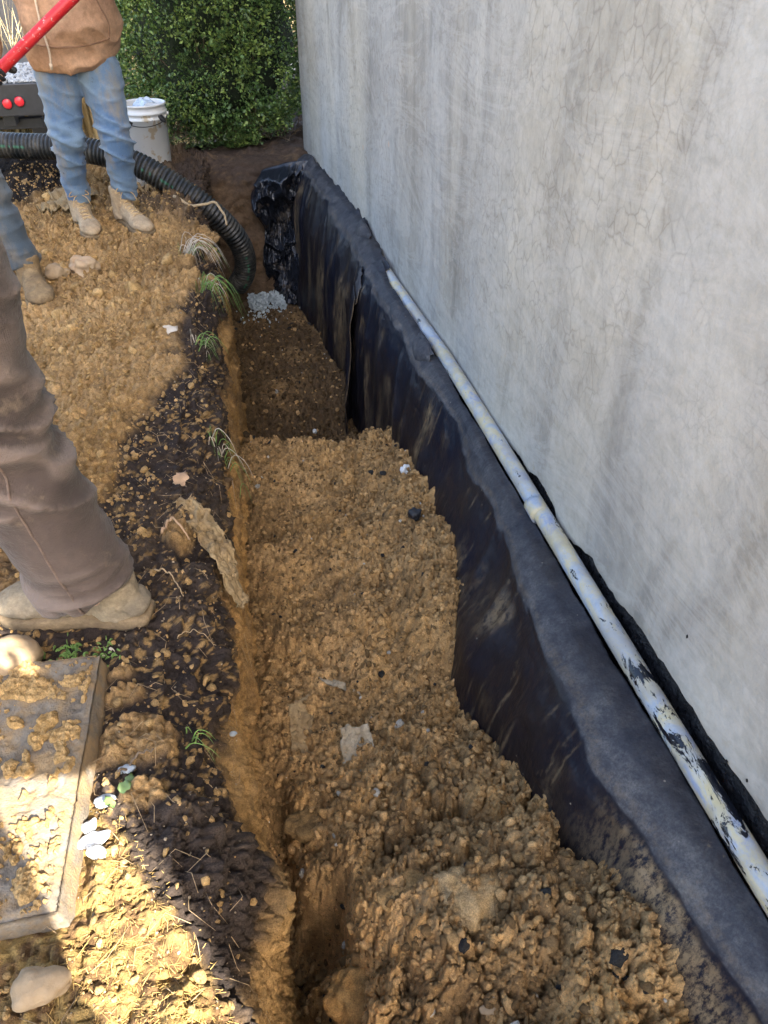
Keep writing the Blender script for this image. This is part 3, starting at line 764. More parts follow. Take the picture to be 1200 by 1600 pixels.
# ================================================================= FILTER FABRIC
def fab_profile(y, w, far=False):
    """w 0 top edge .. 1 bottom"""
    xw = Xwall(y)
    xt = np.interp(y, [0, 2.3, 2.6, 3.0, 3.4, 4.2, 5.9], [-.050, -.050, -.054, -.062, -.050, -.012, -.012]) + xw
    zt = np.interp(y, [0, .5, 1.2, 2.0, 2.6, 2.8, 3.2, 3.7, 4.2, 5.0, 5.9], [-.030, -.030, -.034, -.032, -.025, .0, .0, .02, .035, .03, .03])
    xs_ = np.interp(y, [0, .30, .42, .63, .75, 1.0, 1.2, 1.5, 2.1, 2.5, 3.0, 3.5, 4.2, 5.0, 5.9], [.67, .675, .655, .635, .60, .60, .625, .67, .70, .66, .65, .63, .62, .58, .52])
    xb_ = np.interp(y, [0, .4, .6, .8, 1.0, 1.2, 1.35, 1.5, 1.7, 2.2, 2.7, 3.3, 3.7, 4.4, 5.5, 5.9], [.59, .57, .55, .54, .51, .46, .45, .50, .54, .57, .575, .57, .55, .50, .42, .40])
    zb_ = -1.05
    zs_ = zt - .035
    c = np.array([0, .10, .22, .34, .55, 1.0])
    Xp = np.stack([xt, xt + (xs_ - xt) * .45, xs_ + .012, xs_ - .012, xs_ + (xb_ - xs_) * .62, xb_ - .0], -1)
    Zp = np.stack([zt, zt - .003, zs_, zs_ - .07, zs_ - .26, np.full_like(xs_, zb_)], -1)
    return Xp, Zp, c
def fabric(name, y0, y1, parent=None, dx=0., fold=0, seed=0, dust_far=0., topz=0.):
    ys = np.arange(y0, y1 + 1e-6, .006); ws = np.concatenate([np.linspace(0, .4, 60), np.linspace(.405, 1, 90)])
    Xp, Zp, c = fab_profile(ys, ws)
    from_c = lambda A: np.array([np.interp(ws, c, a) for a in A])
    Xg = from_c(Xp); Zg = from_c(Zp)
    for _ in range(6):       # round the shoulder
        Xg[:, 1:-1] = (Xg[:, :-2] + 2 * Xg[:, 1:-1] + Xg[:, 2:]) / 4; Zg[:, 1:-1] = (Zg[:, :-2] + 2 * Zg[:, 1:-1] + Zg[:, 2:]) / 4
    for _ in range(20):
        Xg[1:-1] = (Xg[:-2] + 2 * Xg[1:-1] + Xg[2:]) / 4
    Yg = np.repeat(ys[:, None], len(ws), 1); Wg = np.repeat(ws[None], len(ys), 0)
    # hanging folds and sag
    env = sstep(.15, .5, Wg)
    d = .035 * env * (fbm(Yg, Wg, seed, 2.2, 3, 400 + seed) - .5) + .022 * env * (1 - np.abs(2 * fbm(Yg + .3 * Wg, .3 * Wg, seed, 5.5, 2, 410 + seed) - 1)) ** 3
    d = d + .009 * (fbm(Yg, Wg * 1.5, seed, 9, 3, 420 + seed) - .5)
    kf = sstep(2.9, 3.5, Yg)
    d = d + kf * (.035 * (fbm(Yg, Wg * .8, seed, 4.5, 3, 430) - .5) + .011 * (1 - np.abs(2 * fbm(Yg + .2 * Wg, .5 * Wg, seed, 7, 2, 432) - 1)) ** 4)
    Xg = Xg - d + dx
    # torn and curled upper edge
    edge = np.exp(-Wg / .03)
    tear = (fbm(ys * 14, 0, seed, 1, 4, 440) - .5)[:, None] * edge
    Zg = Zg + edge * topz + .02 * tear * (1 + 1.5 * kf) + .02 * kf * edge * (fbm(ys * 5, 0, 3, 1, 2, 441)[:, None] - .3)
    Xg = Xg - .012 * edge * (fbm(ys * 6, 0, 0, 1, 4, 445)[:, None] - .35) * (Yg < 3.3)
    Xg = np.minimum(Xg - .010 * tear * kf, (Xwall(ys) - .004)[:, None])
    # dust mask, ragged lower limit; also paints lit crest and shaded pipe side
    lim = .27 + .11 * (fbm(ys * 3.2, 0, 1, 1, 5, 450, .6)[:, None] - .5) * 2 * .6 + .05 * (fbm(Yg, Wg * 2, 0, 17, 4, 455) - .5) + dust_far * .05
    lim = lim - .045 * sstep(1.35, .95, Yg) - .03 * sstep(1.6, 2.2, Yg) * sstep(3.4, 3.0, Yg)
    dust_light = sstep(lim + .006, lim - .012, Wg) * (.35 + .65 * sstep(.02, .20, Wg) * (.5 + .5 * sstep(.3, .6, fbm(Yg * 8, Wg * 14, 0, 1, 4, 456))))
    dust_light = np.clip(dust_light + .25 * np.exp(-((Wg - lim) / .018) ** 2) * sstep(lim + .01, lim - .01, Wg), 0, 1)
    mud = sstep(.55, .75, fbm(Yg, Wg * .5, 0, 6, 4, 457)) * sstep(.3, .4, Wg) * .8 + sstep(.85, .45, Yg) * sstep(lim, lim + .05, Wg) * .8 * sstep(.4, .6, fbm(Yg, Wg, 0, 9, 3, 458))
    stk = fbm(Yg * 95, Wg * 3.5, seed, 1, 4, 461); stz = fbm(Yg * 2.5, Wg * 2.2, seed, 1, 3, 462)
    mud = mud + .55 * sstep(.66, .76, stk) * sstep(.48, .62, stz) * sstep(lim, lim + .06, Wg)
    mud = mud + .9 * np.exp(-((Yg - .56 - .3 * (Wg - .4)) / .06) ** 2) * sstep(lim, lim + .03, Wg) * sstep(.35, .5, fbm(Yg * 20, Wg * 9, seed, 1, 3, 463))
    mud = mud + .9 * np.exp(-((Yg - 2.32) / .035) ** 2) * sstep(.25, .35, Wg) + .35 * sstep(lim, lim - .05, Wg) * sstep(lim - .07, lim - .02, Wg)
    col = np.stack([dust_light, np.clip(mud, 0, 1), 0 * dust_light], -1).reshape(-1, 3)
    o = mesh_np(name, np.stack([Xg, Yg, Zg], -1).reshape(-1, 3), gridfaces(*Yg.shape), M_FAB, parent, col=col)
    s = o.modifiers.new('thickness', 'SOLIDIFY'); s.thickness = .003; s.offset = 0
    return o, (Xg, Yg, Zg)
f1, G1 = fabric('filter_fabric', .02, 3.50, seed=0); tag(f1, 'near sheet of black filter fabric with dusty grey shoulder draped below the muddy pipe', 'fabric')
f2, G2 = fabric('filter_fabric', 3.40, 5.66, dx=.0 + .025, seed=3, dust_far=.2); tag(f2, 'far sheet of black filter fabric hanging in folds with a torn curling top edge', 'fabric')
# the loose overlap where the sheets meet: a flap standing off and gaping at its top
def flap():
    n, m = 90, 60
    t = np.linspace(0, 1, n); s = np.linspace(0, 1, m); T, S = np.meshgrid(t, s, indexing='ij')
    top = np.array((.655, 3.50, -.03)); bot = np.array((.545, 3.40, -.98))
    line = top + (bot - top) * T[..., None]
    bulge = np.sin(np.clip(T * 1.02, 0, 1) * math.pi) ** .5
    x = line[..., 0] + .02 - (.060 + .035 * bulge) * (1 - S) ** 1.2 - .02 * np.sin(S * 7) * bulge
    y = line[..., 1] - .06 + .34 * S + .02 * np.sin(T * 5) - .03 * (1 - S) * np.sin(T * 3)
    z = line[..., 2] + .03 * np.sin(S * 5) * (1 - T) - .05 * (1 - S) * (T < .1)
    x = x + .018 * (fbm(T, S, 0, 7, 3, 470) - .5) - .015 * (1 - np.abs(2 * fbm(T * .4, S, 1, 6, 2, 471) - 1)) ** 3
    col = np.zeros((n * m, 3)); col[:, 0] = (sstep(.16, .02, T) * .8).ravel(); col[:, 1] = (sstep(.04, .0, S) * .6).ravel()
    o = mesh_np('overlap_flap', np.stack([x, y, z], -1).reshape(-1, 3), gridfaces(n, m), M_FAB, f2, col=col)
    q = o.modifiers.new('thickness', 'SOLIDIFY'); q.thickness = .004
flap()
# crumpled tips on the top edge
def curl(y, x, z, L, h, seed, nm='curled_edge', par=None):
    n, m = 40, 26; T, S = np.meshgrid(np.linspace(0, 1, n), np.linspace(0, 1, m), indexing='ij')
    a = S * 3.6
    X_ = x - .035 * (1 - np.cos(a)) * (.5 + .5 * np.sin(T * math.pi)) + .02 * S + .012 * (fbm(T, S, seed, 5, 3, 480) - .5)
    Z_ = z + h * np.sin(a) * (.4 + .6 * np.sin(T * math.pi)) - .05 * S + .02 * (fbm(T, S, seed + 3, 4, 3, 481) - .5)
    Y_ = y + (T - .5) * L + .03 * (fbm(T, S, seed + 7, 3, 3, 482) - .5)
    col = np.zeros((n * m, 3)); col[:, 0] = .85
    o = mesh_np(nm, np.stack([X_, Y_, Z_], -1).reshape(-1, 3), gridfaces(n, m), M_FAB, par or f2, col=col)
    q = o.modifiers.new('thickness', 'SOLIDIFY'); q.thickness = .003
curl(5.45, .655, .02, .34, .045, 1); curl(3.95, .735, .03, .26, .05, 2); curl(4.7, .69, .0, .5, .02, 4)
curl(2.62, .725, .0, .20, .03, 5, par=f1); curl(2.98, .71, -.005, .34, .02, 6, par=f1)

# crumpled plastic sheet at the trench end
def crumple(x, y, z, amp, s, seed):
    f1_ = 1 - np.abs(2 * fbm(x, y, z, s, 2, seed) - 1); f2_ = 1 - np.abs(2 * fbm(x, y, z, s * 2.3, 2, seed + 5) - 1)
    return amp * (f1_ ** 2 - .5) + amp * .45 * (f2_ ** 2 - .5)
n, m = 150, 120; T, S = np.meshgrid(np.linspace(0, 1, n), np.linspace(0, 1, m), indexing='ij')
x0 = np.interp(T, [0, .08, .25, .45, .7, .85, 1], [.30, .215, .185, .26, .235, .25, .15]); x1 = np.interp(T, [0, 1], [.64, .50])
x_ = x0 + (x1 - x0) * S + .03 * (fbm(T * 6, 0, 0, 1, 3, 490) - .5) * (1 - S)
z_ = .035 - .92 * T - .07 * (1 - S) ** 2 * (1 - T); y_ = 5.52 - .10 * T - .10 * S + .02 - .06 * np.sin(S * 5 + T * 4) * sstep(.05, .3, T)
y_ = y_ - (crumple(x_ + .3 * z_, z_ * .8, S * .1, .15, 3.6, 500) + crumple(x_, z_, S, .035, 8, 505)) * sstep(0, .1, T)
x_ = x_ + crumple(x_, z_, 3, .03, 5, 520)
pl = mesh_np('plastic_sheet', np.stack([x_, y_, z_], -1).reshape(-1, 3), gridfaces(n, m)[:, ::-1], M_PLASTIC)
q = pl.modifiers.new('thickness', 'SOLIDIFY'); q.thickness = .002
tag(pl, 'crumpled shiny black plastic sheet hanging at the far end of the trench', 'plastic sheet')

# gravel at the trench bottom
rng = np.random.default_rng(8)
Pg = []; Rg = []
for _ in range(2600):
    x = rng.uniform(.10, .36); y = rng.uniform(5.15, 5.65)
    if y < 5.22 + .12 * math.sin(x * 30) and rng.random() < .8: continue
    Pg.append((x, y, -.90 + .05 * rng.random() + .03 * (y - 5.4))); Rg.append(rng.uniform(.006, .014))
for _ in range(90): Pg.append((rng.normal(.22, .09), rng.normal(5.0, .07), -.87 + .02 * rng.random())); Rg.append(rng.uniform(.006, .015))
V, F, _i = lumps(Pg, Rg, rng, 1, .3); gv = mesh_np('gravel', V, F, M_GRAV, smooth=False); tag(gv, kind='stuff')

# ================================================================= CORRUGATED HOSE
hp = spline([(-2.3, 5.35, .20), (-1.6, 5.25, .27), (-1.1, 5.14, .262), (-.78, 5.05, .25), (-.5, 4.95, .19), (-.28, 4.88, .075), (-.08, 4.84, -.08), (.055, 4.88, -.26), (.10, 4.96, -.42), (.085, 5.03, -.56), (.03, 5.09, -.66)], 900)
L = np.concatenate([[0], np.cumsum(np.linalg.norm(np.diff(hp, axis=0), axis=1))])
Lr = np.arange(0, L[-1], .0045); hp = np.stack([np.interp(Lr, L, hp[:, k]) for k in range(3)], 1)
ph = (Lr / .024) % 1; rr = .062 + .010 * (sstep(0, .18, ph) - sstep(.55, .75, ph))
V, F = tube(hp, np.stack([rr, rr], 1), 40)
col = np.zeros((len(V), 3)); ai = np.arange(len(Lr))[:, None]; aj = np.arange(40)[None]
st = ((aj == 9) & (((Lr[:, None] % .9) < .34)) & (fbm(Lr * 60, 0, 0, 1, 2, 5)[:, None] > .5)).ravel().astype(float)
col[:] = st[:, None]
hs = mesh_np('corrugated_hose', V, F, M_HOSE, col=col); tag(hs, 'thick black corrugated drain hose curving over the bank and down into the trench', 'drain hose')

# ================================================================= PAVING SLAB
sl = empty('paving_slab', (-.6, .9, 0)); 
def slab():
    xr = lambda y: np.interp(y, [.6, 1.3], [-.415, -.385]); n, m = 150, 150
    T, S = np.meshgrid(np.linspace(0, 1, n), np.linspace(0, 1, m), indexing='ij')
    y = .635 + .545 * S; x = -1.0 + (xr(y) + 1.0) * T
    y = y + (.06 * (1 - T)) * S
    e = np.minimum(np.minimum(T * .6, (1 - T) * .6), np.minimum(S, 1 - S) * .545)
    rnd = .010 * (1 - sstep(0, .012, e))
    z = .046 - rnd * .6 + .007 * (fbm(x, y, 0, 22, 5, 600) - .5) - .004 * sstep(.55, .7, fbm(x, y, 0, 70, 3, 606))
    x = x + .006 * (fbm(x, y, 0, 9, 3, 601) - .5); y = y + .006 * (fbm(x, y, 0, 9, 3, 602) - .5)
    top = np.stack([x, y, z], -1); V = top.reshape(-1, 3); F = gridfaces(n, m).tolist()
    ring = [(i, 0) for i in range(n)] + [(n - 1, j) for j in range(1, m)] + [(i, m - 1) for i in range(n - 2, -1, -1)] + [(0, j) for j in range(m - 2, 0, -1)]
    idx = [i * m + j for i, j in ring]; prev = idx; base = len(V); ext = []
    for lv in range(1, 7):
        zz = -.012 - (lv - 6) * .0085 if lv < 6 else -.02
        for i in idx:
            p = V[i]; o = .004 * (vn(p[0] * 60, p[1] * 60, lv * 1.7, 5) - .5); ext.append((p[0] + o + .002 * lv, p[1] + o - .002, zz))
        cur = [base + (lv - 1) * len(idx) + k for k in range(len(idx))]
        for k in range(len(idx)): F.append([prev[k], cur[k], cur[(k + 1) % len(idx)], prev[(k + 1) % len(idx)]])
        prev = cur
    return np.vstack([V, np.array(ext)]), F
V, F = slab(); V = V - np.array((-.6, .9, 0)); bpy.data.objects.remove(sl)
sl = mesh_np('paving_slab', V, F, M_CONC, loc=(-.6, .9, 0)); tag(sl, 'worn grey concrete slab scattered with clay lying on the left bank', 'paving slab')
# clay dropped on the slab: a crust with crumbs
sx, sy = np.meshgrid(np.arange(-.82, -.385, .0017), np.arange(.64, 1.19, .0017))
wn = fbm(sx, sy, 0, 16, 4, 1000); mk_ = np.zeros_like(sx)
for (cx, cy, rx, ry) in [(-.50, 1.10, .06, .028), (-.445, 1.115, .02, .02), (-.475, 1.02, .035, .03), (-.49, .965, .03, .035), (-.455, .985, .02, .02), (-.54, 1.03, .02, .02), (-.53, .925, .045, .022), (-.60, 1.01, .035, .03), (-.62, 1.12, .05, .02),
                         (-.445, .80, .014, .06), (-.46, .70, .012, .035), (-.68, .95, .04, .05)]:
    mk_ = np.maximum(mk_, sstep(1.05, .6, np.sqrt(((sx - cx) / rx) ** 2 + ((sy - cy) / ry) ** 2) + 3.4 * (wn - .5)))
mk_ = np.maximum(mk_, .8 * sstep(.60, .68, fbm(sx, sy, 0, 34, 3, 1010)) * (fbm(sx, sy, 0, 5, 3, 1011) > .42))
u1, k1 = balls(sx, sy, .008, 1020); u2, k2 = balls(sx, sy, .014, 1030, .3, .8, .8); bb = billow(sx, sy, 0, 90, 4, 1040)
mk_ = mk_ * sstep(-.006, -.016, sx - np.interp(sy, [.6, 1.3], [-.415, -.385])) * sstep(.645, .66, sy)
mk_ = np.maximum(mk_, .55 * sstep(.58, .64, fbm(sx, sy, 0, 95, 3, 1060)) * sstep(.40, .55, fbm(sx, sy, 0, 8, 3, 1061)) * sstep(-.006, -.016, sx - np.interp(sy, [.6, 1.3], [-.415, -.385])))
sz_ = .0475 + mk_ * (.001 + .006 * u1 + .008 * u2 + .009 * bb) - (1 - sstep(0, .25, mk_)) * .012
sz_ = np.where(sx - np.interp(sy, [.6, 1.3], [-.415, -.385]) > -.010, -.03, sz_)
tn = fbm(sx, sy, 0, 12, 3, 1050).ravel(); cc = lerp3(CLAY, CLAY2, np.clip((tn - .3) * 2.4, 0, 1)) * (.8 + .3 * k1.ravel())[:, None]
tag(mesh_np('clay_crumbs', np.stack([sx, sy, sz_], -1).reshape(-1, 3), gridfaces(*sx.shape), M_SOIL, col=cc), kind='stuff')

# ================================================================= STONES, LEAVES, CLOTH, ROOTS
def stone(name, x, y, size, mat, seed, label, cat='stone', dz=0., tree=None, rough=.5, rot=(0, 0, 0), group=None, sq=None):
    z = (bank_at if tree is None else tree)(x, y)
    o = rock(name, (x, y, z + dz + size[2] * .45), size, mat, seed, rough=rough, sq=sq); o.rotation_euler = rot
    return tag(o, label, cat, group)
stone('stone', -.665, 3.58, (.068, .06, .05), M_QUARTZ, 3, 'pale rusty quartz stone lying in the clay below the tan boots', rot=(0, .2, .4), dz=-.012, rough=.9)
stone('stone', -.765, 3.50, (.05, .045, .04), M_SOIL if False else M_ROCK, 4, 'brown stone caked in clay left of the pale quartz stone')
stone('stone', -.605, 1.215, (.075, .06, .05), M_ROCK, 5, 'smooth sandy stone at the left edge between the boot and the slab', dz=.012, rot=(0, 0, .3))
stone('stone', -.425, .535, (.042, .03, .028), M_ROCK, 6, 'rounded tan stone at the bottom left edge of the sunlit patch', dz=.01)
stone('stone', -.36, .842, (.018, .013, .009), M_BLUE, 7, 'small blue-grey stone just above the white stones by the slab', dz=.005)
stone('stone', -.325, .905, (.016, .01, .008), M_BLUE, 17, 'small blue-grey chip tucked under the edge of the large clay patch', dz=.003)
stone('white_stone', -.372, .772, (.026, .014, .010), M_WHITE, 8, 'largest white stone in the sunlit row beside the slab', rough=.8, dz=.006, rot=(0, 0, .2))
stone('white_stone', -.385, .800, (.013, .012, .008), M_WHITE, 9, 'small white stone nearest the slab corner above the largest white stone', rough=.9, dz=.006)
stone('white_stone', -.365, .737, (.018, .012, .008), M_WHITE, 10, 'flat white stone below the largest white stone', rough=.9, dz=.006, rot=(0, 0, -.5))
stone('stone', -.135, 1.09, (.009, .006, .005), M_BLUE, 27, 'tiny pale pebble in the dark soil near the lip of the trench', dz=.003)
stone('stone', .52, 1.95, (.024, .024, .02), M_CHAR, 11, 'black lump lying on the fill near the fabric', tree=fill_at, rough=.7, cat='lump')
stone('stone', .56, 2.28, (.022, .02, .03), M_WHITE, 12, 'cream stone wedged between the fill and the fabric', tree=fill_at, rough=.8)
stone('stone', .07, .50, (.010, .008, .01), M_WHITE, 13, 'small white quartz pebble on the near clods', tree=fill_at, dz=.006)
stone('stone', .30, .46, (.016, .012, .006), M_ROCK, 15, 'flat cream chip set in the clods near the bottom edge', tree=fill_at, dz=.01)
stone('stone', .33, 3.38, (.012, .015, .014), M_WHITE, 19, 'white pebble on the sunken dark fill', tree=fill_at, dz=.01)
for k, (x, y, s, lab) in enumerate([(.31, .66, .062, 'broad pale clod in the middle of the near fill'), (.07, .62, .06, 'rounded orange clod beside the dark hole'),
                                    (.02, 1.06, .05, 'rounded dark clod against the cut below the clay smeared boards'), (.20, .72, .05, 'knobbly clod between the pale clod and the hole')]):
    B, Fi = ico(5); o_ = k * 5.1
    d = 1 + 1.1 * (fbm(B[:, 0] + o_, B[:, 1], B[:, 2], 1.4, 2, 700 + k) - .5) + .42 * (billow(B[:, 0], B[:, 1] + o_, B[:, 2], 2.4, 5, 710 + k, .6) - .5)
    tn = fbm(B[:, 0], B[:, 1], B[:, 2] + o_, 3, 4, 720 + k)
    c_ = lerp3(CLAY2 * .95 if k != 1 else ORANGE, np.array((.56, .41, .22)) if k == 0 else CLAY * .8, np.clip((tn - .3) * 2.4, 0, 1)) * np.array((.84, .82, .80))
    if k == 2: c_ = c_ * .6
    o = mesh_np('clod', B * d[:, None] * s * np.array((1.1, 1, .62)), Fi, M_SOIL, col=c_, loc=(x, y, fill_at(x, y) - s * .05)); tag(o, lab, 'clod')

def sheet(name, pts0, pts1, mat, seed, amp=.012, sc=14, n=50, m=30, parent=None, thick=.003, conform=None, lift=.01):
    A = spline(pts0, n); B = spline(pts1, n); s = np.linspace(0, 1, m)[None, :, None]
    G = A[:, None] * (1 - s) + B[:, None] * s
    if conform is not None:
        for i in range(n):
            for j in range(m): G[i, j, 2] += conform(G[i, j, 0], G[i, j, 1]) + lift
    x, y, z = G[..., 0], G[..., 1], G[..., 2]
    G[..., 2] += crumple(x, y, z, amp, sc, seed); G[..., 0] += crumple(x, y, z, amp * .5, sc, seed + 9); G[..., 1] += crumple(x, y, z, amp * .5, sc, seed + 19)
    o = mesh_np(name, G.reshape(-1, 3), gridfaces(n, m), mat, parent)
    q = o.modifiers.new('thickness', 'SOLIDIFY'); q.thickness = thick
    return o
o = sheet('muddy_cloth', [(-.245, 1.72, .02), (-.20, 1.62, .0), (-.15, 1.52, -.03), (-.10, 1.42, -.13)], [(-.20, 1.76, .02), (-.14, 1.68, -.01), (-.10, 1.58, -.06), (-.075, 1.47, -.17)], M_CLAYCLOTH, 800, .030, 24, 90, 60)
tag(o, 'clay caked scrap of cloth hanging over the lip of the trench', 'cloth')
o = sheet('muddy_cloth', [(-1.0, 4.55, .0), (-.97, 4.75, .0), (-.9, 4.95, .0)], [(-.80, 4.40, .0), (-.74, 4.6, .0), (-.70, 4.9, .0)], M_CLAYCLOTH, 810, .05, 7, conform=bank_at, lift=.02)
tag(o, 'torn clay coloured cloth lying behind the tan boots beside the black heap', 'cloth')
o = sheet('rag', [(-.60, 5.0, .0), (-.52, 5.1, 0), (-.45, 5.12, 0)], [(-.58, 4.9, 0), (-.52, 4.95, 0), (-.44, 5.0, 0)], M_PALELEAF, 820, .02, 18, conform=bank_at, lift=.02)
tag(o, 'white rag on the ground behind the right boot below the hose', 'rag')
# clay smeared boards sticking out of the fill
def board(name, P0, P1, P2, P3, mat, seed, lab, th=.012):
    o = sheet(name, [P0, tuple((np.array(P0) + P1) / 2), P1], [P3, tuple((np.array(P3) + P2) / 2), P2], mat, seed, .012, 22, thick=th); return tag(o, lab, 'board')
board('buried_board', (.135, 1.24, -.46), (.12, 1.04, -.56), (.215, 1.02, -.555), (.215, 1.22, -.445), M_SLATE, 830, 'broken board smeared with pale clay and black specks sticking out of the fill')
board('buried_board', (.005, 1.40, -.53), (-.01, 1.22, -.62), (.055, 1.22, -.60), (.075, 1.40, -.51), M_CLAYCLOTH, 840, 'curled clay covered scrap against the cut left of the specked board')
board('buried_board', (.245, 1.10, -.475), (.235, .99, -.50), (.29, .93, -.495), (.285, 1.0, -.47), M_SLATE, 850, 'small cream scrap right of the specked board', .006)
board('buried_board', (.10, 1.46, -.50), (.13, 1.42, -.50), (.22, 1.37, -.50), (.19, 1.41, -.49), M_SLATE, 860, 'pale curved sliver above the specked board', .004)

# dead leaves, sticks
def leafshape(L, Wd, lobes=0):
    n = 22; a = np.linspace(0, math.pi, n); r = np.sin(a) ** .8
    if lobes: r = r * (.65 + .35 * np.abs(np.cos(a * lobes)))
    xs = -np.cos(a) * L / 2; V = []
    for x, w in zip(xs, r): V += [(x, -w * Wd / 2, .006 * math.sin(x * 90)), (x, 0, .004 + .01 * math.sin(x / L * 3)), (x, w * Wd / 2, .008 * math.cos(x * 70))]
    return V, gridfaces(n, 3).tolist()
def leaf(x, y, L, Wd, rz, mat, label, tree=None, lobes=3, dz=.012, cat='leaf', tilt=(0, 0)):
    V, F = leafshape(L, Wd, lobes); z = (tree or bank_at)(x, y)
    o = mesh_np('leaf', V, F, mat, loc=(x, y, z + dz)); o.rotation_euler = (tilt[0], tilt[1], rz); tag(o, label, cat)
    return o
leaf(-.27, 2.86, .075, .05, .6, M_PALELEAF, 'pale curled dead leaf on the dark lip below the far grass tuft', dz=.02, tilt=(.3, .2))
leaf(-.225, 1.86, .06, .045, 1.2, M_DEADLEAF, 'pinkish dead leaf above the muddy cloth', dz=.015, tilt=(.4, .1))
leaf(-.315, .84, .026, .02, .3, M_IVY, 'green lobed leaf at the edge of the sunlit patch', dz=.014, tilt=(.2, -.1))
leaf(-.345, .825, .022, .018, 2.0, M_IVY, 'green leaf between the blue-grey stone and the sunlit clay', dz=.012, tilt=(-.2, .2))
leaf(-.318, .875, .03, .02, 1.3, M_IVY, 'narrow green leaf below the large clay patch', dz=.01)
def stick(name, pts, r, mat, label=None, cat='stick', tree=None, kink=.0, conform=True, kind=None, parent=None):
    P = spline(pts, 30)
    if conform:
        for p in P: p[2] += (tree or bank_at)(p[0], p[1])
    P[:, 2] += .004 * np.sin(np.arange(30) * .9)
    V, F = tube(P, np.linspace(r, r * .6, 30), 8); o = mesh_np(name, V, F, mat, parent)
    if label: tag(o, label, cat, kind=kind)
    return o
stick('old_pipe', [(-.62, 4.80, .035), (-.5, 4.86, .035), (-.36, 4.96, .03)], .016, M_LACE, 'tan stub of pipe lying behind the right boot', 'pipe')
stick('stick', [(-.335, .89, .012), (-.30, .92, .012), (-.27, .925, .01)], .0028, M_TWIG, 'brown twig under the large clay patch', 'stick')
stick('stick', [(-.27, 1.60, .012), (-.24, 1.62, .014), (-.20, 1.58, .012)], .004, M_DEADLEAF, 'short pale stick left of the muddy cloth', 'stick')
stick('stick', [(-.29, 1.48, .01), (-.25, 1.45, .014), (-.215, 1.36, .01)], .0022, M_LACE, 'long thin straw between the trouser leg and the muddy cloth', 'straw')
stick('stick', [(-.235, 1.255, .01), (-.20, 1.27, .018), (-.15, 1.25, .01)], .0010, M_LACE, 'white curved straw right of the big boot heel', 'straw')
stick('root', [(-.27, 4.66, .06), (-.16, 4.55, .03), (-.05, 4.53, .05), (.0, 4.47, .0), (.01, 4.42, -.05)], .009, M_LACE, 'pale torn root across the hose', 'root', conform=False)
# hairs of root and dry stalks all along the lip
rng = np.random.default_rng(33); parts = []
for k in range(260):
    y = .4 + 4.4 * rng.random() ** 1.2; x = float(Xcut(np.array(y))) - rng.uniform(.02, .34) ; 
    L_ = rng.uniform(.02, .11); a = rng.uniform(0, 6.28); z = bank_at(x, y)
    p1 = (x + L_ * .5 * math.cos(a) + rng.normal(0, .006), y + L_ * .5 * math.sin(a)); p2 = (x + L_ * math.cos(a + .4), y + L_ * math.sin(a + .4))
    parts.append(tube([(x, y, z), (*p1, bank_at(*p1) + rng.uniform(.004, .02)), (*p2, bank_at(*p2) + .004)], [.0007, .0006, .0003], 4))
V, F = merge(parts); tag(mesh_np('roots', V, F, simple('pale_rootlets', (.36, .26, .15), .9, .5, 50)), kind='stuff')
# straw litter in the sunny corner
parts = []; lcol = []
for k in range(2600):
    y = .36 + .5 * rng.random(); x = rng.uniform(-.42, -.12)
    if (x < -.37 and .6 < y) or x > -.12 - .575 * (y - .427) + rng.normal(0, .012): continue
    L_ = rng.uniform(.005, .022) * (1.8 if k % 23 == 0 else 1); a = rng.uniform(0, 6.28); z = bank_at(x, y) + rng.uniform(.0, .003)
    x2, y2 = x + L_ * math.cos(a), y + L_ * math.sin(a)
    parts.append(tube([(x, y, z), (x2, y2, bank_at(x2, y2) + rng.uniform(.0, .004))], [.0006, .0003], 4)); lcol += [np.array((.55, .36, .12)) * rng.uniform(.35, 1.25)] * 8
V, F = merge(parts); tag(mesh_np('straw_litter', V, F, M_STRAW, col=np.array(lcol)), kind='stuff')
def tuft(x, y, n, L_, label, dirx=.3, diry=0, mats=(M_GRASS,), droop=1., green=.7, leafy=False):
    parts = [[], []]; r = np.random.default_rng(int(abs(x * 997 + y * 131)))
    for k in range(n):
        a = r.uniform(0, 6.28); l = L_ * r.uniform(.5, 1.1); bx, by = x + r.normal(0, .018), y + r.normal(0, .025)
        d = np.array((math.cos(a) * .6 + dirx, math.sin(a) * .6 + diry)); z = bank_at(bx, by) - .003
        P = [(bx, by, z), (bx + d[0] * l * .35, by + d[1] * l * .35, z + l * .55), (bx + d[0] * l * .8, by + d[1] * l * .8, z + l * (.6 - .3 * droop)), (bx + d[0] * l * 1.1, by + d[1] * l * 1.1, z + l * (.35 - .75 * droop))]
        P = spline(P, 9); wd = np.linspace(.0022, .0004, 9) * (2.2 if leafy else 1)
        parts[0 if r.random() < green else 1].append(tube(P, np.stack([wd, wd * .3], 1), 5))
    root = empty('grass_tuft', (x, y, bank_at(x, y))); tag(root, label, 'grass tuft')
    if n < 10: parts = [parts[0] + parts[1], []]
    for p, mt, nm in ((parts[0], M_GRASS, 'green_blades'), (parts[1], M_PALELEAF, 'dry_blades')):
        if p: V, F = merge(p); P_(mesh_np(nm, V, F, mt), root)
tuft(-.20, 3.72, 34, .16, 'tuft of pale dry stalks with some green on the lip near the hose', .5, -.1, green=.25)
tuft(-.13, 3.35, 26, .13, 'green grass hanging down the cut below the dry stalks', .5, -.3, green=.75, droop=1.6)
tuft(-.15, 2.75, 16, .08, 'small green tuft on the lip half way along the bank', .4, -.1, green=.7)
tuft(-.11, 2.15, 26, .11, 'tangled grass on the lip beside the end of the high fill', .3, -.2, green=.5, droop=1.4)
tuft(-.48, 1.235, 60, .022, 'low green sprigs between the boot and the slab', .0, 0, green=.95, leafy=True)
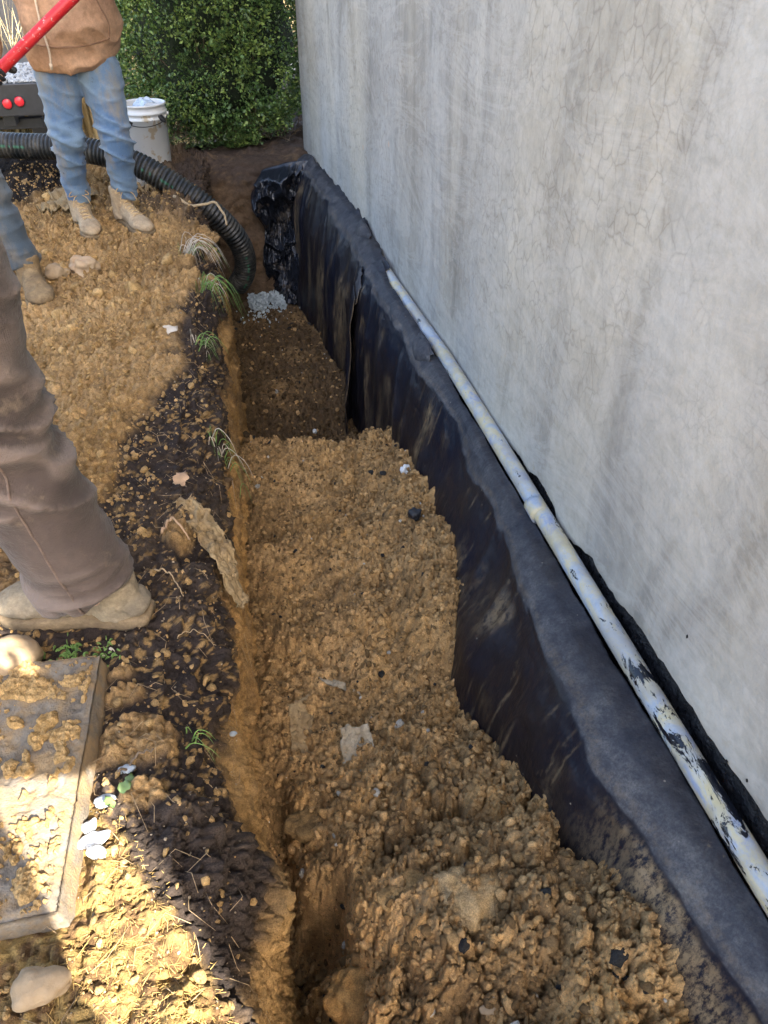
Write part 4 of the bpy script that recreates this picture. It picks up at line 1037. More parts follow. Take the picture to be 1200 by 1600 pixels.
tuft(-.40, 1.225, 40, .018, 'scrap of green sprigs at the far corner of the slab', .0, 0, green=.95, leafy=True)
tuft(-.20, .98, 5, .07, 'few pale green blades right of the large clay patch', .6, -.5, green=.6, droop=.9)

# ================================================================= BUCKET
def bucket():
    cx, cy = -.43, 5.66; z0 = bank_at(cx, cy) - .005; root = empty('bucket', (cx, cy, z0))
    tag(root, 'dirty white plastic bucket standing behind the hose in front of the bush', 'bucket')
    prof = [(.0, .0), (.122, .0), (.126, .006), (.140, .285), (.146, .287), (.147, .298), (.142, .300), (.1425, .318), (.149, .320), (.150, .334), (.143, .336), (.1445, .366), (.150, .368), (.150, .378), (.1425, .379), (.140, .37), (.124, .01), (.0, .008)]
    n = 72; a = np.linspace(0, 2 * math.pi, n, endpoint=False); V = []
    for r, z in prof: V += [(cx + max(r, .001) * math.cos(t), cy + max(r, .001) * math.sin(t), z0 + z) for t in a]
    P_(mesh_np('bucket_body', V, gridfaces(len(prof), n, True), M_BUCKET), root)
    # wire handle hanging down on the side towards the camera
    t = np.linspace(0, 1, 24); hx = cx - .150 * np.cos(t * math.pi); hy = cy - .155 * np.sin(t * math.pi); hz = z0 + .31 - .05 * np.sin(t * math.pi)
    V, F = tube(np.stack([hx, hy, hz], 1), .0022, 8); h = mesh_np('handle', V, F, M_BLKSTEEL); P_(h, root)
    for s_, nm in ((-1, 'lug'), (1, 'lug')):
        V, F = tube([(cx + s_ * .142, cy, z0 + .31), (cx + s_ * .158, cy, z0 + .31)], [.012, .012], 14); P_(mesh_np('lug', V, F, M_BUCKET), root)
    # printed bag and dark rubbish inside
    o = sheet('folded_bag', [(cx - .10, cy - .02, z0 + .30), (cx - .04, cy + .03, z0 + .385), (cx + .03, cy + .05, z0 + .40)], [(cx - .02, cy - .08, z0 + .31), (cx + .03, cy - .03, z0 + .375), (cx + .09, cy + .03, z0 + .36)], M_PAPER, 900, .014, 22, 30, 20, thick=.002)
    tag(o, 'pale blue printed bag stuffed in the top of the bucket', 'bag')
    rng = np.random.default_rng(4); V, F, _ = lumps([(cx + rng.normal(0, .05), cy + rng.normal(0, .05), z0 + .27 + .03 * rng.random()) for _ in range(60)], rng.uniform(.015, .035, 60), rng, 2, .5)
    P_(mesh_np('contents', V, F, M_CHAR), root)
bucket()

# ================================================================= BUSH
def bush():
    root = empty('boxwood_bush', (.05, 6.75, 0)); tag(root, 'big clipped dark green boxwood bush growing against the wall corner', 'bush')
    rng = np.random.default_rng(77)
    c = np.array((.10, 6.55, .93)); R = np.array((.70, .84, 1.03))
    def radius(d):
        p = (np.abs(d[:, 0]) ** 2.6 + np.abs(d[:, 1]) ** 2.6 + np.abs(d[:, 2]) ** 2.9) ** (-1 / 2.7)
        return p * (1 + .30 * (fbm(d[:, 0], d[:, 1], d[:, 2], 2.3, 3, 910) - .5) + .22 * (fbm(d[:, 0], d[:, 1], d[:, 2], 6.5, 3, 912) - .5) + .07 * (fbm(d[:, 0], d[:, 1], d[:, 2], 16, 2, 914) - .5))
    n = 120000; d = rng.normal(size=(n, 3)); d /= np.linalg.norm(d, axis=1, keepdims=True)
    d = d[(d[:, 1] < .45)]; n = len(d)
    depth = rng.random(n) ** 1.6 * .15
    hole = fbm(d[:, 0], d[:, 1], d[:, 2], 9, 3, 920)
    keep = rng.random(n) < sstep(.30, .47, hole) * .9 + .10; d = d[keep]; depth = depth[keep] + .10 * sstep(.5, .36, hole[keep]); n = len(d)
    p = c + d * R * (radius(d) - depth)[:, None]
    tone0 = lambda q: fbm(q[:, 0], q[:, 1], q[:, 2], 4, 2, 931) * 2
    nrm = d / R; nrm /= np.linalg.norm(nrm, axis=1, keepdims=True)
    ax = nrm * .7 + rng.normal(0, .62, (n, 3)); ax[:, 2] += .35; ax /= np.linalg.norm(ax, axis=1, keepdims=True)     # leaf pointing
    w = np.cross(ax, rng.normal(size=(n, 3))); w /= np.linalg.norm(w, axis=1, keepdims=True); up = np.cross(ax, w)
    L = rng.uniform(.010, .030, (n, 1)) * (1 + .3 * (tone0(p) - .5)[:, None]); Wd = L * rng.uniform(.22, .42, (n, 1))
    V = np.stack([p, p + ax * L * .5 + w * Wd + up * L * .06, p + ax * L, p + ax * L * .5 - w * Wd + up * L * .06], 1)
    V[:, :, 2] = np.where(V[:, :, 2] < .03, .03 + (V[:, :, 2] - .03) * .12, V[:, :, 2]); ok = (V[:, :, 2].min(1) > -.02) & ~((p[:, 0] > .60) & (p[:, 1] < 6.0)); V = V[ok]; p = p[ok]; dd = d[ok]; n = len(V)
    F = np.arange(n * 4).reshape(n, 4)
    t = rng.random((n, 1)); tone = fbm(p[:, 0], p[:, 1], p[:, 2], 5, 3, 930)[:, None]
    col = np.array((.030, .065, .018)) * (1 - t) + np.array((.11, .19, .045)) * t
    yl = (rng.random((n, 1)) < sstep(.42, .60, tone) * .5) * 1.; col = col * (1 - yl) + np.array((.21, .29, .07)) * yl
    P_(mesh_np('foliage', V.reshape(-1, 3), F, M_LEAF, col=np.repeat(col, 4, 0), smooth=False), root)
    # twiggy inside
    parts = []
    for k in range(260):
        q = rng.normal(size=3); q /= np.linalg.norm(q); q[2] = abs(q[2]) * .9 - .45
        e = c + q * R * .80; b = np.array((c[0] + rng.normal(0, .08), c[1] + rng.normal(0, .08), .0)); mid = (b + e) / 2 + rng.normal(0, .08, 3)
        parts.append(tube(spline([b, mid, e], 8), np.linspace(.010, .003, 8), 5, caps=False))
    for k in range(160):     # low bare twigs
        x = rng.uniform(-.55, .62); b = np.array((x, rng.uniform(6.15, 6.5), rng.uniform(.0, .08)))
        e = b + np.array((rng.normal(0, .12), -rng.uniform(.0, .18), rng.uniform(.02, .22)))
        parts.append(tube(spline([b, (b + e) / 2 + rng.normal(0, .02, 3), e], 6), np.linspace(.004, .0012, 6), 4, caps=False))
    V, F = merge(parts); P_(mesh_np('branches', V, F, M_TWIG), root)
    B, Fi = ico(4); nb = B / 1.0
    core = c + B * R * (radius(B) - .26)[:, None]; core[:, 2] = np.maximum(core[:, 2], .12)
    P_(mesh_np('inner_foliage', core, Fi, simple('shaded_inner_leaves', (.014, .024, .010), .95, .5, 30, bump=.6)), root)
bush()

# ================================================================= TRAILER / TRUCK REAR, far left
def truck():
    gz = -1.02; root = empty('flatbed_truck', (-3.0, 9.6, gz)); tag(root, 'black flatbed truck tail with two round red lights parked on the pale road', 'truck')
    def part(name, boxes, mat, par=root):
        V, F = merge([box(*b) for b in boxes]); o = mesh_np(name, V, F, mat, None, smooth=False)
        bv = o.modifiers.new('bevel', 'BEVEL'); bv.width = .008; bv.segments = 2
        if par is root: return P_(o, root)
        o.parent = par; return o
    part('bed', [(-4.1, -1.50, 9.0, 12.6, -.02, .05), (-4.1, -1.48, 8.97, 9.0, -.23, .055)], M_BLKSTEEL)
    for x in (-4.08, -1.56): part('bed_side', [(x, x + .05, 9.0, 12.5, .05, .50)], M_BLKSTEEL)
    part('headboard', [(-4.1, -1.5, 12.5, 12.58, .05, .9)], M_BLKSTEEL)
    part('frame', [(-3.6, -1.75, 9.25, 9.35, -.40, -.30), (-3.5, -3.38, 9.1, 15, -.34, -.18), (-2.1, -1.98, 9.1, 15, -.34, -.18)], M_BLKSTEEL)
    part('mudflap', [(-1.98, -1.62, 9.75, 9.77, -.80, -.20)], M_BLKSTEEL)
    for (x, z) in ((-1.985, -.115), (-1.865, -.098)):
        n = 28; a = np.linspace(0, 2 * math.pi, n, endpoint=False); V = []
        for r, y in ((.052, 8.966), (.052, 8.955), (.047, 8.950)): V += [(x + r * math.cos(t), y, z + r * math.sin(t)) for t in a]
        rim = mesh_np('tail_light', V, gridfaces(3, n, True), M_BLKSTEEL); P_(rim, root)
        V = []
        for r, y in ((.046, 8.957), (.040, 8.949), (.022, 8.944), (.002, 8.942)): V += [(x + r * math.cos(t), y, z + r * math.sin(t)) for t in a]
        mesh_np('lens', V, gridfaces(4, n, True), M_RLIGHT, rim)
    for x in (-3.75, -2.0):
        n = 40; a = np.linspace(0, 2 * math.pi, n, endpoint=False); V = []
        for r, dx in ((.20, -.02), (.24, -.0), (.38, 0), (.42, .04), (.42, .20), (.38, .24), (.24, .24), (.20, .22)): V += [(x + dx, 10.6 + r * math.cos(t), gz + .42 + r * math.sin(t)) for t in a]
        w = mesh_np('wheel', V, gridfaces(8, n, True), M_TYRE); P_(w, root)
        V = []
        for r, dx in ((.22, .03), (.18, .08), (.06, .10), (.01, .16)): V += [(x + dx, 10.6 + r * math.cos(t), gz + .42 + r * math.sin(t)) for t in a]
        mesh_np('rim', V, gridfaces(4, n, True), M_BLKSTEEL, w)
    part('cab', [(-4.05, -1.6, 13.0, 14.9, -.45, .35), (-3.95, -1.7, 13.1, 14.4, .35, 1.05)], simple('truck_paint', (.5, .5, .5), .35, .05, 5))
    rng = np.random.default_rng(9); P = [(rng.uniform(-3.9, -1.62), 9.05 + 1.2 * rng.random() ** 1.5, .06) for _ in range(2600)]
    P = [(x, y, z + .04 * max(0, 1 - ((y - 9.7) / .7) ** 2) * rng.random()) for x, y, z in P]
    V, F, _ = lumps(P, rng.uniform(.012, .035, len(P)), rng, 1, .3); tag(mesh_np('gravel', V, F, simple('pale_gravel', (.30, .32, .34), .8, .3, 30), smooth=False), kind='stuff')
truck()
# dry grass standing in the sun behind everything
def dry_grass():
    rng = np.random.default_rng(12); n = 26000
    y = 10.8 + 9 * rng.random(n) ** 1.3; x = rng.uniform(-9, 7, n); 
    m = (y > 11.5) | (x > -1.4); x, y = x[m], y[m]; n = len(x)
    z = -1.0 - .06 * sstep(9, 30, y); h = rng.uniform(.7, 1.9, n) * (.6 + .8 * fbm(x, y, 0, .8, 3, 950)); w = rng.uniform(.006, .018, n); a = rng.uniform(0, 3.14, n)
    lx = rng.normal(0, .16, n) * h; ly = rng.normal(0, .16, n) * h; cx, sx = np.cos(a) * w, np.sin(a) * w
    V = np.stack([np.stack([x - cx, y - sx, z], 1), np.stack([x + cx, y + sx, z], 1), np.stack([x + lx * .4 + cx * .7, y + ly * .4 + sx * .7, z + h * .6], 1), np.stack([x + lx * .4 - cx * .7, y + ly * .4 - sx * .7, z + h * .6], 1),
                  np.stack([x + lx + cx * .1, y + ly, z + h], 1), np.stack([x + lx - cx * .1, y + ly, z + h], 1)], 1)
    b = (np.arange(n) * 6)[:, None]; F = np.concatenate([b + np.array([[0, 1, 2, 3]]), b + np.array([[3, 2, 4, 5]])])
    c = np.array((.44, .33, .15)) + (np.array((.62, .52, .30)) - np.array((.44, .33, .15))) * rng.random((n, 1)); c *= rng.uniform(.6, 1.05, (n, 1))
    tag(mesh_np('dry_grass', V.reshape(-1, 3), F, M_STRAW, col=np.repeat(c, 6, 0), smooth=False), kind='stuff')
dry_grass()
def far_tree(x, y, h, sd, label):
    rng = np.random.default_rng(sd); z = -1.2; root = empty('bare_tree', (x, y, z)); tag(root, label, 'tree', 'bare trees beyond the field')
    P = spline([(x, y, z), (x + .1, y, z + h * .4), (x - .1, y, z + h * .8)], 12); V, F = tube(P, np.linspace(.16, .05, 12), 10); P_(mesh_np('trunk', V, F, M_TWIG), root)
    parts = []
    for k in range(70):
        t = rng.uniform(.3, 1); b = P[int(t * 11)]; a = rng.uniform(0, 6.28); l = h * .35 * rng.uniform(.5, 1)
        e = b + np.array((math.cos(a) * l * .7, math.sin(a) * l * .7, l * .6)); q = spline([b, (b + e) / 2 + rng.normal(0, .15, 3), e], 7); parts.append(tube(q, np.linspace(.035, .006, 7), 4, caps=False))
        for j in range(5):
            s_ = q[rng.integers(2, 7)]; e2 = s_ + rng.normal(0, .35, 3) + np.array((0, 0, .3)); parts.append(tube([s_, (s_ + e2) / 2 + rng.normal(0, .04, 3), e2], [.010, .007, .003], 3, caps=False))
    V, F = merge(parts); P_(mesh_np('crown', V, F, M_TWIG), root)
for k, (x, y, h, lb) in enumerate([(-7.5, 24, 7, 'leftmost of the bare winter trees beyond the dry grass'), (-3.5, 27, 8, 'tallest bare winter tree, far behind the truck'), (1.5, 25, 7.5, 'bare winter tree far behind the bush')]): far_tree(x, y, h, k + 1, lb)

# ================================================================= PEOPLE
def limb(P, R, n=14, seg=20, ref=(0, -1, 0)):
    Q = spline(P, n); R = np.asarray(R, float)
    if R.ndim == 1: R = np.stack([R, R], 1)
    t = np.linspace(0, len(P) - 1, n); RR = np.stack([np.interp(t, range(len(P)), R[:, k]) for k in (0, 1)], 1)
    return tube(Q, RR, seg, ref)
def ball(c, r, k=3):
    B, F = ico(k); return [tuple(np.array(c) + b * np.array(r)) for b in B], [tuple(map(int, f)) for f in F]
def hand_parts(w, d, grip=None, s=1., thumb=1):
    """palm and five bent fingers from wrist w; d points along the forearm; grip=(point on shaft, shaft direction, radius)"""
    w = np.array(w, float); d = np.array(d, float); d /= np.linalg.norm(d); parts = []
    if grip is not None:
        c, ax, r = np.array(grip[0], float), np.array(grip[1], float), grip[2]; ax = ax / np.linalg.norm(ax)
        u = w - c; u -= ax * u.dot(ax); u /= np.linalg.norm(u); v = np.cross(ax, u)
        palm = c + u * (r + .018); parts.append(limb([w, (w + palm) / 2 + v * .01, palm + v * .015], [(.024, .02), (.034, .017), (.040, .016)], 8, 16, tuple(ax)))
        parts.append(limb([palm - ax * .034 + v * .01, palm + ax * .034 + v * .01], [.017, .017], 6, 12, tuple(u)))
        for k, (o_, rr, L) in enumerate(((-.032, .0085, 4.0), (-.011, .0092, 4.5), (.011, .009, 4.4), (.031, .0078, 3.7))):
            an = np.linspace(.35, L, 9); R_ = r + rr * .95
            parts.append(tube([c + ax * o_ + u * R_ * math.cos(a) + v * R_ * math.sin(a) for a in an], np.linspace(rr, rr * .8, 9), 10, tuple(ax)))
        an = np.linspace(-.3, -2.3, 7); R_ = r + .010
        parts.append(tube([c + ax * (thumb * (.040 + .006 * i)) + u * R_ * math.cos(a) + v * R_ * math.sin(a) for i, a in enumerate(an)], np.linspace(.012, .0095, 7), 10, tuple(ax)))
    else:
        side = np.cross(d, (0, 0, 1)); side = side / (np.linalg.norm(side) + 1e-9) if np.linalg.norm(side) > .2 else np.array((1., 0, 0)); nn = np.cross(side, d)
        parts.append(limb([w, w + d * .045, w + d * .09], [(.024, .018), (.038, .016), (.042, .014)], 8, 16, tuple(side)))
        for k, (o_, rr, L) in enumerate(((-.032, .0078, .062), (-.011, .009, .075), (.010, .0092, .082), (.031, .0088, .072))):
            b = w + d * .085 + side * o_; parts.append(tube(spline([b, b + d * L * .45 + nn * .006, b + d * L * .75 + nn * .02, b + d * L * .92 + nn * .038], 9), np.linspace(rr, rr * .8, 9), 10, tuple(side)))
        b = w + d * .03 + side * .030 * thumb; parts.append(tube(spline([b, b + d * .03 + side * .025 * thumb + nn * .01, b + d * .06 + side * .03 * thumb + nn * .025], 7), np.linspace(.013, .0095, 7), 10, tuple(side)))
    return parts
def wrinkle(V, N, amp, fz=16, fx=3.5, seed=0, mask=None):
    x, y, z = V.T; w = .05 * (fbm(x, y, z, 5, 2, seed + 3) - .5)
    r1 = (1 - np.abs(2 * fbm(x * fx, y * fx, (z + w) * fz, 1, 2, seed) - 1)) ** 2; r2 = (1 - np.abs(2 * fbm(x * fx * 1.7, y * fx * 1.7, (z - w) * fz * 1.9, 1, 2, seed + 9) - 1)) ** 2
    d = amp * (r1 - .45) + amp * .4 * (r2 - .45) + amp * .8 * (fbm(x, y, z, 7, 3, seed + 20) - .5)
    r3 = (1 - np.abs(2 * fbm(x * fx * 1.2 + z * 1.5, y * fx * 1.2, (z + .6 * x) * fz * .8, 1, 2, seed + 40) - 1)) ** 7; d = d + amp * 1.1 * (r3 - .25)
    if mask is not None: d = d * mask
    wrinkle.d = d / (amp + 1e-9)
    return V + N * d[:, None]
def head_mesh(c, face, seed):
    """head with brow, nose, mouth, chin and ears; face = unit horizontal direction"""
    B, F = ico(5); f = np.array(face, float); f /= np.linalg.norm(f); s = np.cross(f, (0, 0, 1)); x = B[:, 0]; y = B[:, 1]; z = B[:, 2]
    # local: x side, y front, z up
    X_ = x * .076 * (1 - .22 * sstep(0, -1, z)); Y_ = y * .095; Z_ = z * .118
    Y_ = Y_ + .010 * sstep(-.3, -.8, z) * sstep(0, .8, y)
    g = lambda cx, cz, wx, wz: np.exp(-((x - cx) / wx) ** 2 - ((z - cz) / wz) ** 2) * (y > 0)
    Y_ = Y_ + .024 * g(0, -.14, .12, .16) + .008 * g(0, .08, .1, .2) - .010 * g(.36, .04, .18, .11) - .010 * g(-.36, .04, .18, .11) + .006 * g(0, .24, .6, .08) + .007 * g(0, -.46, .25, .06) - .004 * g(0, -.40, .22, .02) + .008 * g(0, -.78, .3, .14)
    P = np.array(c) + X_[:, None] * s + Y_[:, None] * f + Z_[:, None] * np.array((0, 0, 1.))
    parts = [([tuple(p) for p in P], [tuple(map(int, q)) for q in F])]
    for sg in (-1, 1):
        e = np.array(c) + s * sg * .076 - f * .005 + np.array((0, 0, -.005)); v, q = ball(e, (.012, .020, .032), 2); parts.append((v, q))
    return parts, s, f
def boot(name, heel, toe, zt, mat, solem, root, height=.12, top_r=(.055, .06), seed=0, laces=True, Wd=.052, shaft_to=None, soleh=.028, lean=0.):
    """work boot along heel->toe; returns upper mesh with sole and laces as its children"""
    h = np.array((*heel, zt)); t = np.array((*toe, zt)); ax = t - h; L = np.linalg.norm(ax); ax /= L; sd = np.cross(ax, (0, 0, 1)); up = np.array((0, 0, 1.))
    st = [0, .05, .15, .3, .45, .6, .72, .84, .93, .98, 1.]; wd = [.45, .66, .72, .68, .70, .86, .97, .98, .82, .58, .22]; ht = [.045, .062, .075, .082, .084, .074, .062, .056, .047, .036, .02]
    P = [h + ax * L * a + up * (soleh * .8 + b * .48) for a, b in zip(st, ht)]; R = [(w * Wd, b * .55) for w, b in zip(wd, ht)]
    parts = [tube(P, R, 28, tuple(sd))]
    an = h + ax * L * .20 + up * .06; tp = np.array(shaft_to) if shaft_to is not None else an + up * height + ax * lean
    parts.append(limb([an - up * .03 + ax * .01, an + up * .03, tp], [(top_r[1] * 1.12, top_r[0] * .95), (top_r[1], top_r[0] * .9), (top_r[1], top_r[0])], 8, 24, tuple(ax)))
    parts.append(limb([an + ax * .055 + up * .035, an + ax * .11 + up * .0], [(.034, .032), (.04, .03)], 6, 18, tuple(sd)))
    V, N, F = remesh(parts, .005, 5)
    V = wrinkle(V, N, .0035, 22, 12, seed)
    V0, F0 = V.tolist(), F
    up_o = mesh_np(name, V, F, mat); P_(up_o, root)
    # sole: rounded outline with heel block and lugged edge
    o2 = []
    for a, w in zip(np.linspace(0, 1, 30), np.interp(np.linspace(0, 1, 30), st, wd)): o2.append((a, w))
    left = [h + ax * L * (a * 1.03 - .015) + sd * (w * Wd * 1.10) for a, w in o2]; right = [h + ax * L * (a * 1.03 - .015) - sd * (w * Wd * 1.10) for a, w in o2][::-1]
    ring = left + right; n = len(ring); V = []; cen = (h + t) / 2
    for z, k in ((0, .965), (soleh * .3, .985), (soleh * .55, 1.0), (soleh * .9, 1.0), (soleh, .97)):
        for i, p in enumerate(ring): V.append(tuple(cen + (p - cen) * (k - (.012 if (i % 2 and z < soleh * .6) else 0)) + up * z))
    F = gridfaces(5, n, True).tolist() + [list(range(n))[::-1], list(range(4 * n, 5 * n))]
    so = mesh_np('sole', V, F, solem); so.parent = up_o
    if laces:
        parts = []; T = BVHTree.FromPolygons([Vector(v) for v in V0], F0); cd = ax * .75 + up * .66
        def onto(p, o=.002):
            q0 = p + cd * .2; hit = T.ray_cast(Vector(q0), Vector(-cd)); return np.array(hit[0]) + cd * o if hit[0] else p
        for k in range(6):
            q = an + ax * (.03 + .022 * k) + up * (.085 - .016 * k)
            for sg in (-1, 1):
                a0 = onto(q - sd * sg * .024); a2 = onto(q + sd * sg * .024 + ax * .016 - up * .012); a1 = onto((a0 + a2) / 2, .006); parts.append(tube([a0, a1, a2], .0030, 6, tuple(ax)))
        q = onto(an + ax * .03 + up * .09, .006)
        for sg in (-1, 1):
            parts.append(tube(spline([q, q + sd * sg * .03 + up * .018 + ax * .01, q + sd * sg * .05 - up * .005 + ax * .01, q + sd * sg * .02 - up * .004 + ax * .006, q], 16), .0028, 6)); parts.append(tube(spline([q, q + sd * sg * .03 - up * .012 + ax * .03, q + sd * sg * .045 - up * .05 + ax * .04], 10), .0026, 6))
        V, N, F = remesh(parts, .0022, 1); lc = mesh_np('laces', V, F, M_PALELACE); lc.parent = up_o
    return up_o

def person(label, J, face, trousers, top, bootm, solem, wr=.008, hat=None, hood=False, loose=1., toploose=1., gloves=False, grips=None, hem=.80, thr=(.085, .075, .062), laces=True, waist=(.17, .12), cuff=None, belly=0., hemtilt=0., hand_m=None, seed=0):
    root = empty('person', (J['pelvis'][0], J['pelvis'][1], 0)); tag(root, label, 'person'); root.location.z = min(J['ankleL'][2], J['ankleR'][2]) - .1
    f = np.array(face, float); f /= np.linalg.norm(f); s = np.cross(f, (0, 0, 1.)); J = {k: np.array(v, float) for k, v in J.items()}
    grips = grips or {}
    # one continuous body
    parts = []
    for side in 'LR':
        h_, k_, a_ = J['hip' + side], J['knee' + side], J['ankle' + side]
        parts.append(limb([J['pelvis'], h_, (h_ + k_) / 2, k_, (k_ * 2 + a_) / 3, a_], [.085, .080, .066, .050, .050, .034], 20, 18))
        toe = J['toe' + side]; parts.append(limb([a_ - (toe - a_) * .12 - np.array((0, 0, .02)), (a_ + toe) / 2 + np.array((0, 0, -.01)), toe], [(.035, .035), (.040, .026), (.035, .015)], 8, 14))
        sh, el, wrr = J['shoulder' + side], J['elbow' + side], J['wrist' + side]
        parts.append(limb([J['chest'] + (sh - J['chest']) * .5, sh, (sh + el) / 2, el, (el * 2 + wrr) / 3, wrr], [.055, .056, .044, .038, .036, .026], 18, 16))
        parts += hand_parts(wrr, wrr - el, grips.get(side), thumb=1 if side == 'R' else -1)
    parts.append(limb([J['pelvis'] - np.array((0, 0, .05)), J['pelvis'] + np.array((0, 0, .05)), (J['pelvis'] + J['chest']) / 2, J['chest'], J['neck']], [(.155, .10), (.15, .10), (.135, .09), (.165, .10), (.06, .06)], 20, 24, tuple(s)))
    parts.append(limb([J['neck'] - np.array((0, 0, .03)), J['head'] - np.array((0, 0, .07))], [.058, .052], 6, 16))
    hp_, s_, f_ = head_mesh(J['head'], face, seed); parts += hp_
    V, N, F = remesh(parts, .0065, 2); P_(mesh_np('body', V, F, M_SKIN), root)
    for sg in (-1, 1):
        ec = J['head'] + s * sg * .027 + f * .082 + np.array((0, 0, .005)); v, q = ball(ec, (.011, .011, .011), 3); e = mesh_np('eye', v, q, M_EYE); P_(e, root)
        v, q = ball(ec + f * .0085, (.0048, .0048, .0048), 2); i_ = mesh_np('iris', v, q, M_IRIS); i_.parent = e
    hc = J['head'] + np.array((0, 0, .03)) - f * .02
    if hat is None:
        B, Fi = ico(5); k = 1 + .06 * (fbm(B[:, 0], B[:, 1], B[:, 2], 9, 3, seed) - .5); Vh = hc + B * k[:, None] * np.array((.088, .100, .105)); Vh[:, 2] = np.where(B[:, 2] < 0, hc[2] + B[:, 2] * .09, Vh[:, 2])
        ff = (Vh - hc) @ f; Vh = Vh - np.outer(np.clip(ff - .055, 0, 1) * sstep(.05, -.02, Vh[:, 2] - hc[2]), f) * 1.2; P_(mesh_np('hair', Vh, Fi, M_HAIR), root)
    else:
        v, q = ball(J['head'] + np.array((0, 0, .045)) - f * .006, (.09, .105, .085), 4); v = [(x, y, max(z, J['head'][2] + .035)) for x, y, z in v]
        b0 = J['head'] + np.array((0, 0, .042)); br = limb([b0 + f * .06, b0 + f * .165 - np.array((0, 0, .012))], [(.075, .006), (.055, .005)], 8, 20, tuple(s)); V, N, F = remesh([(v, q), br], .005, 3); P_(mesh_np('cap', V, F, hat), root)
    # trousers
    parts = []
    for side in 'LR':
        h_, k_, a_ = J['hip' + side], J['knee' + side], J['ankle' + side]; lo = cuff[side] if cuff else a_ + (k_ - a_) * .06
        c0, c1, c2 = thr
        parts.append(limb([J['pelvis'] * .45 + h_ * .55 + np.array((0, 0, .02)), h_ * .75 + k_ * .25, (h_ + k_) / 2, k_, (k_ + lo) / 2, lo], [(c0 * 1.12, c0 * 1.15), (c0 * 1.12, c0 * 1.12), (c0, c0), (c1, c1 * 1.02), (c1 * .96, c1 * 1.0), (c2, c2 * 1.08)], 26, 26, tuple(s)))
    pv = J['pelvis']; parts.append(limb([pv - np.array((0, 0, .06)), pv + np.array((0, 0, .04)), pv + np.array((0, 0, .14))], [(waist[0] * .95, waist[1]), (waist[0], waist[1] * 1.02), (waist[0] * .93, waist[1] * .95)], 10, 30, tuple(s)))
    V, N, F = remesh(parts, .008, 6)
    zz = V[:, 2]; kn = J['kneeL'][2]; msk = .55 + 1.0 * np.exp(-((zz - kn) / .10) ** 2) + 1.2 * sstep(J['ankleL'][2] + .16, J['ankleL'][2] + .02, zz)
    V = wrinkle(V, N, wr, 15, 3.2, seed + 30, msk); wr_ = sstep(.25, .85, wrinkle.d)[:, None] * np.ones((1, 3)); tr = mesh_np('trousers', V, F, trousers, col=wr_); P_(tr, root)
    # top
    parts = []; hz = hem - J['pelvis'][2]; ch = J['chest']; dn = np.array((0, 0, 1.))
    w0, w1 = waist[0] * toploose, waist[1] * toploose
    parts.append(limb([pv + dn * hz, pv + dn * (hz + .05) + f * belly * .5, pv + dn * (hz + .15) + f * belly, (pv + ch) / 2 + dn * .04 + f * belly * .6, ch, J['neck'] - dn * .01], [(w0 * 1.03, w1 * 1.05), (w0 * 1.08, w1 * 1.12), (w0 * 1.12, w1 * 1.2), (w0 * 1.08, w1 * 1.15), (w0 * 1.05, w1 * 1.05), (.075, .075)], 26, 32, tuple(s)))
    for side in 'LR':
        sh, el, wrr = J['shoulder' + side], J['elbow' + side], J['wrist' + side]
        parts.append(limb([ch + (sh - ch) * .4, sh, (sh + el) / 2, el, (el + wrr) / 2, wrr], [.085, .082, .070, .064, .056, .042], 18, 20))
    if hood: parts.append(limb([J['neck'] - f * .10 - s * .08, J['neck'] - f * .13 - dn * .03, J['neck'] - f * .10 + s * .08], [.05, .07, .05], 10, 16)); parts.append(limb([J['neck'] + s * .09, J['neck'] + f * .075 - dn * .03, J['neck'] - s * .09], [.028, .026, .028], 10, 12))
    V, N, F = remesh(parts, .009, 5)
    V = wrinkle(V, N, wr * 1.3, 7, 5, seed + 60)
    V[:, 2] += hemtilt * ((V - pv) @ s) * sstep(hem + .25, hem, V[:, 2])
    tp = mesh_np('hoodie' if hood else 'jacket', V, F, top); P_(tp, root)
    return root, f, s, tr, tp, J

def gz(x, y): return bank_at(x, y)
# --- B: tan hoodie, faded jeans, red bar
zb_ = bank_at(-.74, 4.25); zc_ = bank_at(-.46, 4.25)
BAR0 = np.array((-1.16, 3.88, .60)); BAR1 = np.array((.02, 3.93, 1.42)); bd = (BAR1 - BAR0) / np.linalg.norm(BAR1 - BAR0)
gR = BAR0 + bd * ((-.875 - BAR0[0]) / bd[0]); gL = BAR0 + bd * ((-.36 - BAR0[0]) / bd[0])
JB = dict(pelvis=(-.585, 4.28, .86), chest=(-.595, 4.28, 1.24), neck=(-.595, 4.28, 1.38), head=(-.60, 4.24, 1.53),
          hipR=(-.675, 4.28, .82), kneeR=(-.705, 4.22, .47), ankleR=(-.745, 4.33, .12), toeR=(-.665, 4.10, .04),
          hipL=(-.50, 4.28, .82), kneeL=(-.475, 4.20, .47), ankleL=(-.50, 4.30, .13), toeL=(-.41, 4.08, .05),
          shoulderR=(-.79, 4.28, 1.32), elbowR=(-.945, 4.24, 1.06), wristR=(-.90, 3.985, .83),
          shoulderL=(-.40, 4.28, 1.32), elbowL=(-.25, 4.18, 1.10), wristL=(-.35, 4.01, 1.20))
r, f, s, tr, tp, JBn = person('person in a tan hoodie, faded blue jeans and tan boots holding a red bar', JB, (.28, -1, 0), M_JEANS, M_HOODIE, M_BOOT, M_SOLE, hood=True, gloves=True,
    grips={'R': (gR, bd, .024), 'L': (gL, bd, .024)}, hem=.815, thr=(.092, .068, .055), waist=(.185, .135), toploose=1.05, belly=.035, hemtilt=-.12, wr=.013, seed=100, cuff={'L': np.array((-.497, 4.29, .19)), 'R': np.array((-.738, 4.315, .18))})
B_ROOT = r
